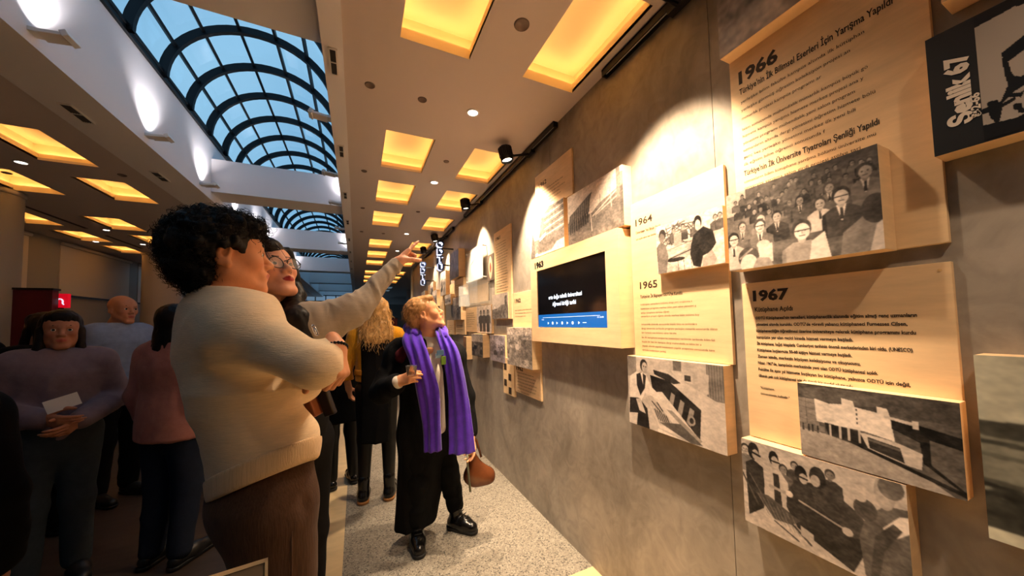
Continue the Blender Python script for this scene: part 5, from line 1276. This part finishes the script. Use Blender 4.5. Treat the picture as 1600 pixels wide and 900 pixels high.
# her long dark hair, parted
P = [ell((0, -.028, .048), (.084, .100, .086), .02), ell((.018, .032, .078), (.066, .066, .050), .02), cone((.076, -.02, .06), (.078, .02, -.10), .030, .030, .03), cone((-.076, -.02, .06), (-.078, .02, -.10), .030, .030, .03), ell((0, -.06, -.05), (.08, .055, .12), .03),
     cone((.066, .050, .075), (.080, .030, -.02), .020, .020, .02), cone((-.066, .050, .075), (-.080, .030, -.02), .020, .020, .02),
     ell((0, .118, -.030), (.058, .075, .074), .012, op='-')]
P = xf(P, hmW)+[cone(tp(hmW, (.0, -.06, -.10)), W(452, 520, 1.404), .050, .055, .04), cone(tp(hmW, (-.075, .0, -.10)), W(462, 500, 1.287), .028, .045, .03), cone(W(462, 500, 1.287), W(482, 552, 1.264), .045, .030, .03)]
V, Q = sdf(P, .005, 1); N = vnormals(V, Q); V = folds(V, Q, .003, (60, 60, 6), 4)
hb = np_mesh('hair', V, Q, HAIR_D, wo)
strands(V, N, 260, .10, .004, .0010, rs, wave=.003, freq=30, out=.25, lay=1.0).build('strand', HAIR_D, hb, True)
# glasses
t = thing('eyeglasses', tp(hmW, (0, .1, 0)), 'round black-rimmed glasses on the pointing woman', 'glasses')
b = MB(); lens = MB()
for s in (-1, 1):
    c = np.array([s*.034, .105, -.002]); ring = [tp(hmW, c+np.array([.026*math.cos(a), -.004*abs(math.cos(a)), .0225*math.sin(a)])) for a in np.linspace(0, 2*math.pi, 29)]
    b.tube(ring, .0018, 6); lens.add(ring[:-1], [tuple(range(28))]); b.tube([tp(hmW, (s*.060, .102, .004)), tp(hmW, (s*.074, .09, .006)), tp(hmW, (s*.080, .0, .010)), tp(hmW, (s*.078, -.03, -.008))], .0018, 6)
b.tube([tp(hmW, (-.008, .107, .003)), tp(hmW, (0, .111, .006)), tp(hmW, (.008, .107, .003))], .0018, 6)
b.build('frame', M['dark'], t, True); lens.build('lens', M['acrylic'], t)
b = MB(); b.tube([tp(hmW, (.005*math.cos(a), .112, -.041+.005*math.sin(a))) for a in np.linspace(-2.9, -.2, 10)], .0008, 5); b.build('nose_ring', mat('silver', (200, 200, 205), rough=.25, metal=1), wo, True)
# silver zip tag and the leather shoulder bag
t = thing('silver_tag', W(492, 515, 1.252), 'oblong silver tag hanging at the pointing woman\'s chest', 'tag')
b = MB(); c0, c1 = W(488, 507, 1.252), W(496, 524, 1.246)
b.tube([c0, c0+(c1-c0)*.2+[.006, 0, 0], c1+[.005, 0, .002], c1, c1+[-.006, 0, 0], c0+(c1-c0)*.2-[.006, 0, 0], c0], .0022, 6); b.tube([c0+(c1-c0)*.3, c0+(c1-c0)*.85], .003, 6); b.build('loop', bpy.data.materials['silver'], t, True)
t = thing('shoulder_bag', W(500, 625, 1.310), 'brown leather shoulder bag behind the man\'s folded arm', 'bag')
LB = mat('brown_leather', (122, 66, 34), rough=.38, var=.2, vscale=10)
d1 = unit(W(500, 650, 1.310)-W(478, 590, 1.310)); d2 = unit(W(520, 600, 1.404)-W(490, 610, 1.287)); d2 = unit(d2-d1*np.dot(d1, d2)); d3 = np.cross(d1, d2)
b = MB(); b.obox(W(492, 618, 1.334), d1, d2, d3, .075, .055, .016); b.build('bag_body', LB, t, bevel=.006)
b = MB(); b.obox(W(508, 622, 1.322), d1, d2, d3, .070, .012, .022); b.build('gusset', mat('black_leather', (18, 16, 16), rough=.35), t, bevel=.005)
b = MB(); b.tube([W(484, 590, 1.345), W(470, 560, 1.404), W(455, 510, 1.451)], .006, 6); b.build('strap', LB, t, True)

# ---------------------------------------------------------------- woman with the violet scarf
fs = unit([.30, -.90, 0]); rs_ = np.array([fs[1], -fs[0], 0])      # her right side is on the left of the picture
J = template((.50, 2.42), 1.64, math.atan2(fs[1], fs[0]))
J['pel'] = W(668, 668, 2.32); J['wai'] = W(668, 630, 2.32); J['che'] = W(665, 580, 2.33); J['top'] = W(664, 556, 2.33); J['nb'] = W(666, 532, 2.32)
J['hc'] = W(664, 492, 2.30); J['hf'] = unit([.90, -.30, .42]); J['hu'] = unit([-.42, .12, .92])
J['sR'] = W(622, 552, 2.30); J['sL'] = W(706, 556, 2.36); J['eR'] = W(596, 612, 2.22); J['wR'] = W(622, 597, 2.04)
J['eL'] = W(727, 620, 2.36); J['wL'] = W(735, 680, 2.28)
J['hR'] = J['pel']+rs_*.08; J['hL'] = J['pel']-rs_*.08
fR = np.array([.355, 2.33, 0]); fL = np.array([.66, 2.40, 0])
J['aR'] = fR+[.0, .05, .10]; J['aL'] = fL+[-.02, .04, .10]; J['kR'] = (J['hR']+J['aR'])/2+fs*.02; J['kL'] = (J['hL']+J['aL'])/2+fs*.02
J['tR'] = np.array([.355, 2.22, 0]); J['lR'] = np.array([.365, 2.42, 0]); J['tL'] = np.array([.745, 2.30, 0]); J['lL'] = np.array([.62, 2.44, 0])
hr = dict(y=unit(W(650, 586, 2.0)-W(622, 597, 2.04)), z=unit(np.array([-.15, -.85, .35])), c=(.42, .45, .48, .5), t=(1.1, .5), s=1.0, v=.0035)
hlh = hang(J, 'L')
sw, hmS = body(J, 'ginger-blond woman in a long black coat and violet scarf, holding a small glass', hs=1.02, tone=(232, 168, 124), lips=(190, 100, 84), hands={'R': hr, 'L': hlh}, hv=.004)
eyes(hmS, sw, 1.02); brows(hmS, sw, HAIR_G, 1.02, .0026)
CO = knit('black_wool_coat', (17, 17, 18), bump=.4, bs=80, st=(1, 1, 1), sheen=.25, var=.15)
P = torso(J, .035)+[cone(J['sR'], J['eR'], .070, .070, .05), cone(J['eR'], J['wR']+(J['eR']-J['wR'])*.18, .070, .062, .03), cone(J['sL'], J['eL'], .075, .066, .05), cone(J['eL'], J['wL']+(J['eL']-J['wL'])*.1, .064, .048, .03),
     cone(J['pel'], W(650, 822, 2.30), .180, .140, .06, flat=(fs, .72)), cone(J['sL'], W(700, 690, 2.40), .06, .08, .05),
     slab(W(650, 818, 2.30), (0, 0, -1), k=.004),
     cone(J['nb']+fs*.10+[.01, 0, .05], W(690, 700, 2.16), .045, .045, .02, op='-'), cone(J['nb']+[0, 0, .0], J['nb']+[0, 0, .10], .075, .085, .02, op='-')]
coat = cloth('long_coat', P, CO, sw, .010, (.012, (11, 11, 1.8)), 2, 21)
P = [cone(J['nb']+fs*.02+np.array([-.03, 0, .03]), W(648, 575, 2.16), .030, .035, .03, flat=(fs, .5)), cone(J['nb']+rs_*.06+[0, 0, .02], W(628, 556, 2.20), .028, .05, .04, flat=(fs, .5))]
cloth('maroon_collar', P, knit('maroon_lining', (62, 18, 26), bump=.2, bs=80, st=(1, 1, 1)), coat, .006, None, 1)
TS = knit('white_tee_cloth', (226, 214, 196), bump=.1, bs=80, st=(1, 1, 1), var=.05)
P = torso(J, .014)+[cone(J['nb']+[0, 0, -.03], J['nb']+[0, 0, .035], .075, .060, .03), cone(J['che']+fs*.09, J['pel']+fs*.09+[0, 0, .02], .06, .07, .05), slab(J['pel']+[0, 0, -.015], (0, 0, -1)), slab(J['nb']+[0, 0, .035], (0, 0, 1))]
tee = cloth('white_tee', P, TS, sw, .008, (.004, (8, 8, 5)), 2, 22)
b = MB()
for (px, py, r1, r2), mm in (((688, 551, .024, .016), 0), ((693, 563, .016, .026), 1), ((684, 556, .016, .014), 2)):
    b.cur = mm; b.obox(W(px, py, 2.115+.002*mm), unit(np.cross(fs, [0, 0, 1])), (0, 0, 1.), fs, r1, r2, .003)
b.build('chest_print', [mat('blue_print', (90, 130, 170)), mat('green_print', (120, 160, 50)), mat('pale_blue_print', (150, 180, 200))], tee)
b = MB()
P = [cone(J['eR']+(J['wR']-J['eR'])*.62, J['eR']+(J['wR']-J['eR'])*.97, .050, .040, .01)]
cloth('white_cuff', P, TS, tee, .006, None, 1)
P = []
for n in 'RL': P += [cone(J['h'+n], J['k'+n], .098, .074, .04), cone(J['k'+n], J['a'+n]+[0, 0, .06], .074, .060, .03)]
cloth('trousers', P+[cone(J['pel'], J['pel']+[0, 0, .05], .15, .14, .04, flat=(fs, .75))], knit('black_trouser_cotton', (14, 14, 15), bump=.2, bs=60, st=(1, 1, 1)), sw, .009, (.008, (6, 6, 14)), 2, 23)
BL = mat('glossy_black_leather', (14, 13, 13), rough=.22, spec=.6); SOLE = mat('black_rubber', (20, 20, 21), rough=.6)
for n in 'RL': shoe(sw, J['t'+n], J['l'+n], BL, 'ankle_boot', w=.05, sole=SOLE, boot=1, ankle=J['a'+n]+[0, 0, .09])
# hair (short)
P = [ell((0, -.022, .046), (.084, .102, .090), .02), ell((0, -.085, -.010), (.072, .035, .07), .03), ell((0, .058, .090), (.055, .040, .026), .02), ell((0, .125, -.02), (.085, .075, .100), .012, op='-'), ell((.082, -.0, -.02), (.03, .026, .040), .01, op='-'), ell((-.082, -.0, -.02), (.03, .026, .040), .01, op='-')]
V, Q = sdf(xf(P, hmS), .005, 1); N = vnormals(V, Q); V = V+N*(vnoise(V*60, 7)*.004)[:, None]; hb = np_mesh('hair', V, Q, HAIR_G, sw)
strands(V, N, 900, .035, .003, .0011, rs, grav=tuple(hmS[:3, 2]*-.6-hmS[:3, 1]*.3), wave=.002, freq=60, seg=5, out=.25, lay=1.0, sides=3).build('strand', HAIR_G, hb, True)
# scarf: loop and two hanging tails as folded cloth
SC = knit('violet_wool', (84, 44, 190), bump=.45, bs=140, st=(1, 1, 1), sheen=.35, var=.18)
def drape(path, widths, th=.010, nf=2.6, ph=0.0, name='scarf_tail', parent=None, mt=None, amp=.008, wdir=None, nrm=None):
    """cloth strip along a path with lengthwise pleats, real thickness"""
    path = [np.array(p, float) for p in path]; n = 60; m = 26
    T = np.linspace(0, len(path)-1, n); pts = []; ws = []
    for t in T:
        i = min(int(t), len(path)-2); f = t-i; p0 = path[max(i-1, 0)]; p1 = path[i]; p2 = path[i+1]; p3 = path[min(i+2, len(path)-1)]
        pts.append(.5*((2*p1)+(-p0+p2)*f+(2*p0-5*p1+4*p2-p3)*f*f+(-p0+3*p1-3*p2+p3)*f**3)); ws.append(widths[i]*(1-f)+widths[i+1]*f)
    vs = []
    for side in (1, -1):
        for i in range(n):
            t = unit(pts[min(i+1, n-1)]-pts[max(i-1, 0)]); wd = unit(wdir-t*np.dot(t, wdir)); nn = unit(np.cross(t, wd))
            if np.dot(nn, nrm) < 0: nn = -nn
            for j in range(m):
                s = j/(m-1)*2-1; z = amp*math.sin(s*nf*math.pi+ph+i*.03)+.006*math.sin(i*.25+s*2)
                vs.append(pts[i]+wd*s*ws[i]/2+nn*(z+side*th/2*(1-.5*abs(s)**4)+.014*(1-s*s)))
    fs_ = []
    for side in (0, 1):
        o = side*n*m
        for i in range(n-1):
            for j in range(m-1):
                a = o+i*m+j; f4 = (a, a+1, a+m+1, a+m); fs_.append(f4 if side == 0 else f4[::-1])
    o = n*m
    for i in range(n-1): fs_.append((i*m, (i+1)*m, o+(i+1)*m, o+i*m)); fs_.append((i*m+m-1, o+i*m+m-1, o+(i+1)*m+m-1, (i+1)*m+m-1))
    for j in range(m-1): fs_.append((j, o+j, o+j+1, j+1)); a = (n-1)*m+j; fs_.append((a, a+1, o+a+1, o+a))
    b = MB(); b.add(vs, fs_); return b.build(name, mt, parent, True)
t = thing('violet_scarf', W(690, 540, 2.2), 'long violet wool scarf hanging round the neck of the woman in the black coat', 'scarf')
wd = unit(W(700, 600, 2.2)-W(660, 600, 2.2)); nr = unit(W(680, 600, 1.8)-W(680, 600, 2.2))
drape([W(650, 512, 2.36), W(644, 528, 2.20), W(655, 560, 2.13), W(668, 610, 2.10), W(674, 660, 2.10), W(676, 705, 2.10)], [.09, .13, .13, .14, .115, .11], parent=t, mt=SC, wdir=wd, nrm=nr, ph=.4, name='scarf_tail')
drape([W(686, 516, 2.30), W(694, 530, 2.20), W(706, 560, 2.14), W(716, 620, 2.11), W(720, 670, 2.10), W(722, 708, 2.10)], [.06, .09, .11, .12, .15, .165], parent=t, mt=SC, wdir=wd, nrm=nr, ph=1.8, name='scarf_tail')
P = [cone(W(648, 520, 2.22), W(642, 512, 2.36), .026, .038, .03), cone(W(642, 512, 2.36), W(668, 508, 2.44), .045, .045, .03), cone(W(668, 508, 2.44), W(690, 518, 2.36), .045, .035, .03), cone(W(690, 518, 2.36), W(694, 526, 2.22), .035, .030, .03)]
cloth('neck_loop', P, SC, t, .006, (.006, (20, 20, 20)), 1, 31)
# glass in her hand
gc = W(643, 579, 1.985)
t = thing('drinking_glass', gc, 'small clear glass held by the woman with the violet scarf', 'glass')
b = MB(); b.lathe([(0.0, -.028), (.026, -.028), (.034, .028), (.0345, .029), (.0325, .029), (.0245, -.024), (0, -.024)], gc, 32)
b.build('glass_wall', mat('clear_glass', (250, 250, 250), rough=.02, trans=.95, ior=1.3), t, True)
b = MB(); b.lathe([(0, .002), (.0270, .002), (.0240, -.022), (0, -.022)], gc, 24); b.build('drink', mat('amber_drink', (190, 120, 50), rough=.1, trans=.6), t, True)
# handbag
t = thing('handbag', W(748, 745, 2.30), 'glossy brown leather handbag hanging beside the woman in the black coat', 'bag')
HB = mat('glossy_brown_leather', (96, 52, 26), rough=.22, spec=.6, var=.25, vscale=9)
P = [cone(W(738, 715, 2.28), W(750, 745, 2.30), .035, .060, .05, flat=(unit([.3, -.9, 0]), .6)), cone(W(736, 742, 2.28), W(762, 745, 2.32), .055, .060, .05, flat=(unit([.3, -.9, 0]), .7)), slab(W(750, 757, 2.3), (0, 0, -1), k=.015)]
cloth('bag_body', P, HB, t, .006, (.003, (9, 9, 9)), 1, 33)
b = MB(); b.tube([W(738, 712, 2.25), W(733, 690, 2.27), W(735, 672, 2.29), W(745, 690, 2.31), W(752, 714, 2.3)], .008, 8); b.build('handle', HB, t, True)
b = MB(); b.tube([W(730, 706, 2.22), W(731, 730, 2.2), W(735, 768, 2.2)], .0075, 6); b.build('hanging_strap', mat('olive_strap', (110, 112, 92), rough=.6), t, True)
b = MB(); b.lathe([(0, -.004), (.008, -.004), (.008, .004), (0, .004)], W(734, 712, 2.21), 12, (0, 1, 0)); b.build('buckle', mat('brass', (190, 150, 80), rough=.3, metal=1), t, True)

# ---------------------------------------------------------------- blond woman seen from behind
fb = unit([.15, .99, 0])
J = template((.155, 3.14), 1.68, math.atan2(fb[1], fb[0]), arms=dict(eR=(.24, .06, 1.14), wR=(.18, .24, 1.08), eL=(-.26, .02, 1.12), wL=(-.24, .12, .92)))
bl, hmB = body(J, 'woman with wavy blond hair, yellow top and long black apron dress, seen from behind', hs=1.0, tone=(220, 160, 125), hv=.006, hands={'L': hang(J, 'L')})
YE = knit('mustard_knit', (214, 148, 28), bump=.5, bs=60, st=(6, 6, 1), var=.2)
cloth('mustard_top', torso(J, .012)+arm(J, 'L', .016)+arm(J, 'R', .016)+[slab(J['pel']+[0, 0, .05], (0, 0, -1))], YE, bl, .009, (.006, (14, 14, 6)), 2, 41)
BKC = knit('black_crepe', (12, 11, 12), bump=.3, bs=60, st=(1, 1, 1))
g = J['g']
P = torso(J, .026)+[cone(g(0, 0, .98), g(0, 0, .50), .165, .215, .05, flat=(fb, .72)), slab(g(0, 0, .50), (0, 0, -1)), slab(g(0, 0, 1.415), (0, 0, 1)), slab(J['sR']-(J['sR']-J['sL'])*.16, unit(J['sR']-J['sL'])), slab(J['sL']-(J['sL']-J['sR'])*.16, unit(J['sL']-J['sR']))]
dress = cloth('black_dress', P, BKC, bl, .010, (.010, (12, 12, 1.6)), 2, 42)
P = [cone(g(0, 0, 1.055), g(0, 0, 1.10), .178, .176, .01, flat=(fb, .75)), slab(g(0, 0, 1.05), (0, 0, -1)), slab(g(0, 0, 1.10), (0, 0, 1))]
cloth('mustard_belt', P, mat('mustard_webbing', (190, 120, 26), rough=.7), dress, .008, None, 0)
P = leg(J, 'L', .004)+leg(J, 'R', .004); cloth('black_leggings', P, M['black'], bl, .009)
SB = mat('tan_rubber_sole', (150, 100, 48), rough=.6)
for n in 'RL': shoe(bl, J['t'+n], J['l'+n], BL, 'ankle_boot', w=.052, sole=SB, boot=1, ankle=J['a'+n]+[0, 0, .08])
P = [ell((0, -.02, .045), (.088, .105, .092), .02), cone((0, -.07, .02), (0, -.105, -.20), .085, .115, .05, flat=((0, 1., 0), .5)), cone((-.06, -.06, -.02), (-.085, -.08, -.19), .045, .045, .04), cone((.06, -.06, -.02), (.085, -.08, -.19), .045, .045, .04)]
V, Q = sdf(xf(P, hmB), .006, 1); N = vnormals(V, Q); V = folds(V, Q, .010, (26, 26, 14), 6); hb = np_mesh('hair', V, Q, HAIR_Y, bl)
lo_ = np.where(V[:, 2] < J['hc'][2]+.03)[0]
strands(V[lo_], N[lo_], 1100, .055, .004, .0019, rs, wave=.012, freq=70, seg=10, out=.18, lay=1.0, sides=3).build('strand', HAIR_Y, hb, True)
# person in black beside her, with a paper bag
J = template((-.12, 3.55), 1.60, 1.9)
pb, hmP = body(J, 'person in a black coat left of the blond woman, holding a pale bag', hs=1.0, hv=.007, hands={'R': hang(J, 'R')})
g = J['g']
cloth('black_coat', torso(J, .03)+arm(J, 'L', .03)+arm(J, 'R', .03)+[cone(g(0, 0, .98), g(0, 0, .62), .175, .20, .05, flat=(J['f'], .75)), slab(g(0, 0, .62), (0, 0, -1)), slab(J['nb']+[0, 0, .02], (0, 0, 1))], knit('soft_black_cloth', (14, 14, 15), st=(1, 1, 1)), pb, .011, (.008, (9, 9, 3)), 2, 44)
cloth('trousers', leg(J, 'L', .012)+leg(J, 'R', .012), M['black'], pb, .010)
for n in 'RL': shoe(pb, J['t'+n], J['l'+n], BL, 'shoe', sole=SOLE)
V, Q = sdf(xf([ell((0, -.02, .045), (.088, .105, .092), .02), cone((0, -.05, .0), (0, -.07, -.12), .075, .07, .05)], hmP), .007, 1); np_mesh('hair', folds(V, Q, .005, (30, 30, 9), 6), Q, HAIR_D, pb)
t = thing('paper_bag', J['wR']+[0, 0, -.28], 'pale paper bag held low by the person in black', 'bag')
b = MB(); c = J['wR']+np.array([.02, -.03, -.27]); b.obox(c, (1, .1, 0), (-.1, 1, 0), (.05, 0, 1), .05, .025, .085); b.build('bag_body', mat('pale_paper', (190, 170, 145), rough=.8, bump=.2, bscale=20), t, bevel=.004)
b = MB(); b.tube([c+[-.03, 0, .08], c+[-.02, 0, .15], c+[.02, 0, .15], c+[.03, 0, .08]], .003, 5); b.build('handle', M['wcap'], t, True)

# ---------------------------------------------------------------- the crowd in the dark hall
def crowd(base, H, ang, label, top_c, tr_c, hair=HAIR_D, arms=None, tone=(170, 112, 84), long_hair=False, coat=None, hands=True, hv=.006, bald=False, seed=50, hf=None):
    J = template(base, H, ang, arms)
    if hf is not None: J['hf'] = unit(hf)
    hd = {'R': hang(J, 'R'), 'L': hang(J, 'L')} if hands else None
    o, hm = body(J, label, hs=H/1.70, tone=tone, hv=hv, hands=hd); g = J['g']
    P = torso(J, .022)+arm(J, 'L', .022, .97)+arm(J, 'R', .022, .97)+[slab(J['nb']+[0, 0, .01], (0, 0, 1), k=.01)]
    if coat: P += [cone(g(0, 0, .98), g(0, 0, coat), .17, .19, .05, flat=(J['f'], .75)), slab(g(0, 0, coat), (0, 0, -1))]
    else: P += [slab(J['pel']+[0, 0, -.06], (0, 0, -1), k=.01)]
    cloth('coat' if coat else 'sweater', P, top_c, o, .010, (.007, (9, 9, 6)), 2, seed)
    cloth('trousers', leg(J, 'L', .016, .022)+leg(J, 'R', .016, .022)+[cone(J['pel'], J['pel']+[0, 0, -.04], .158, .155, .05, flat=(J['f'], .75))], tr_c, o, .010, (.006, (8, 8, 6)), 2, seed+1)
    for n in 'RL': shoe(o, J['t'+n], J['l'+n], M['black'])
    if not bald:
        P = [ell((0, -.022, .046), (.085, .103, .090), .02), ell((0, .030, .080), (.066, .066, .048), .02), ell((0, .125, -.025), (.080, .075, .088), .012, op='-')]
        if long_hair: P += [cone((0, -.06, 0), (0, -.08, -.16), .08, .085, .04, flat=((0, 1., 0), .6)), cone((.075, .0, .0), (.08, .02, -.13), .022, .026, .02), cone((-.075, .0, .0), (-.08, .02, -.13), .022, .026, .02)]
        V, Q = sdf(xf(P, hm), .007, 1); np_mesh('hair', folds(V, Q, .004, (40, 40, 14), seed), Q, hair, o)
    eyes(hm, o, H/1.70); brows(hm, o, hair, H/1.70, .002)
    return o, J
DC = lambda n, c: knit(n, c, bump=.25, bs=60, st=(1, 1, 1), sheen=.1)
mauve = DC('mauve_grey_sweat', (120, 104, 112)); jeans = DC('washed_jeans', (52, 60, 66)); dj = DC('dark_jeans', (26, 32, 46)); blk = DC('soft_black', (9, 8, 9)); blue = DC('light_blue_shirt', (128, 144, 176)); pink = DC('dusty_pink_coat', (158, 106, 98)); bei = DC('beige_cloth', (140, 118, 100))
girl, Jg = crowd((-1.60, 2.98), 1.57, -1.05, 'girl in a mauve-grey sweatshirt facing the camera in the dark left hall', mauve, jeans, arms=dict(eR=(.26, -.02, 1.12), wR=(.06, .22, 1.06), eL=(-.26, -.02, 1.12), wL=(-.08, .22, 1.02)), long_hair=True, hv=.005)
t = thing('leaflet', (-1.5, 2.8, 1.2), 'pale folded leaflet held by the girl in the sweatshirt', 'leaflet')
b = MB(); c = (Jg['wR']+Jg['wL'])/2+Jg['f']*.05+np.array([0, 0, .10]); b.obox(c, unit([.8, .5, .3]), unit([-.3, 0, .9]), unit([.5, -.8, 0]), .06, .035, .001); b.build('sheet', M['wcap'], t)
crowd((-1.14, 1.50), 1.50, 2.0, 'person in black seen from behind at the left frame edge, nearest the camera', blk, blk, coat=.6, long_hair=True, hv=.006)
crowd((-1.90, 4.20), 1.76, -.6, 'balding man in a light blue shirt in the dark left hall', blue, blk, bald=True, hv=.006, tone=(190, 130, 100))
crowd((-1.06, 2.90), 1.60, 1.1, 'person in a dusty pink coat and dark jeans, left of the young man', pink, dj, coat=.82, long_hair=True)
crowd((-2.02, 3.62), 1.58, 2.6, 'person in black between the girl and the man in the blue shirt', blk, blk, long_hair=True)
crowd((-1.62, 5.2), 1.70, -2.2, 'man in dark beige behind the man in the light blue shirt', bei, dj)
crowd((-2.85, 4.3), 1.62, -.4, 'dark-haired person behind the girl in the sweatshirt', blk, blk)
crowd((-1.28, 4.2), 1.66, 2.0, 'person in pale beige beside the pink coat', bei, blk)
# tilted sign stand at the bottom frame edge
t = thing('sign_stand', W(380, 905, .80), 'metal-edged sign stand at the bottom frame edge in front of the young man', 'sign stand')
a, b_, c_ = W(300, 912, .66), W(413, 876, .80), W(400, 960, .74)
ux = unit(b_-a); uy = unit((c_-b_)-ux*np.dot(c_-b_, ux)); nz = np.cross(ux, uy); cen = b_-ux*.16+uy*.12
b = MB(); b.obox(cen, ux, uy, nz, .155, .115, .003); b.build('sheet', mat('dim_sheet', (58, 50, 40), rough=.4, var=.3, vscale=6), t)
b = MB()
for s in (-1, 1): b.obox(cen+uy*.12*s, ux, uy, nz, .163, .004, .006); b.obox(cen+ux*.16*s, ux, uy, nz, .004, .124, .006)
b.build('metal_edge', mat('brushed_steel', (170, 160, 140), rough=.3, metal=.9), t)
b = MB(); gb_ = np.array([cen[0], cen[1], 0]); b.tube([cen-np.array([0, 0, .006]), gb_+[0, 0, .01]], .014, 10); b.lathe([(0, 0), (.15, 0), (.15, .01), (0, .016)], gb_, 28); b.build('post', M['dark'], t, True)
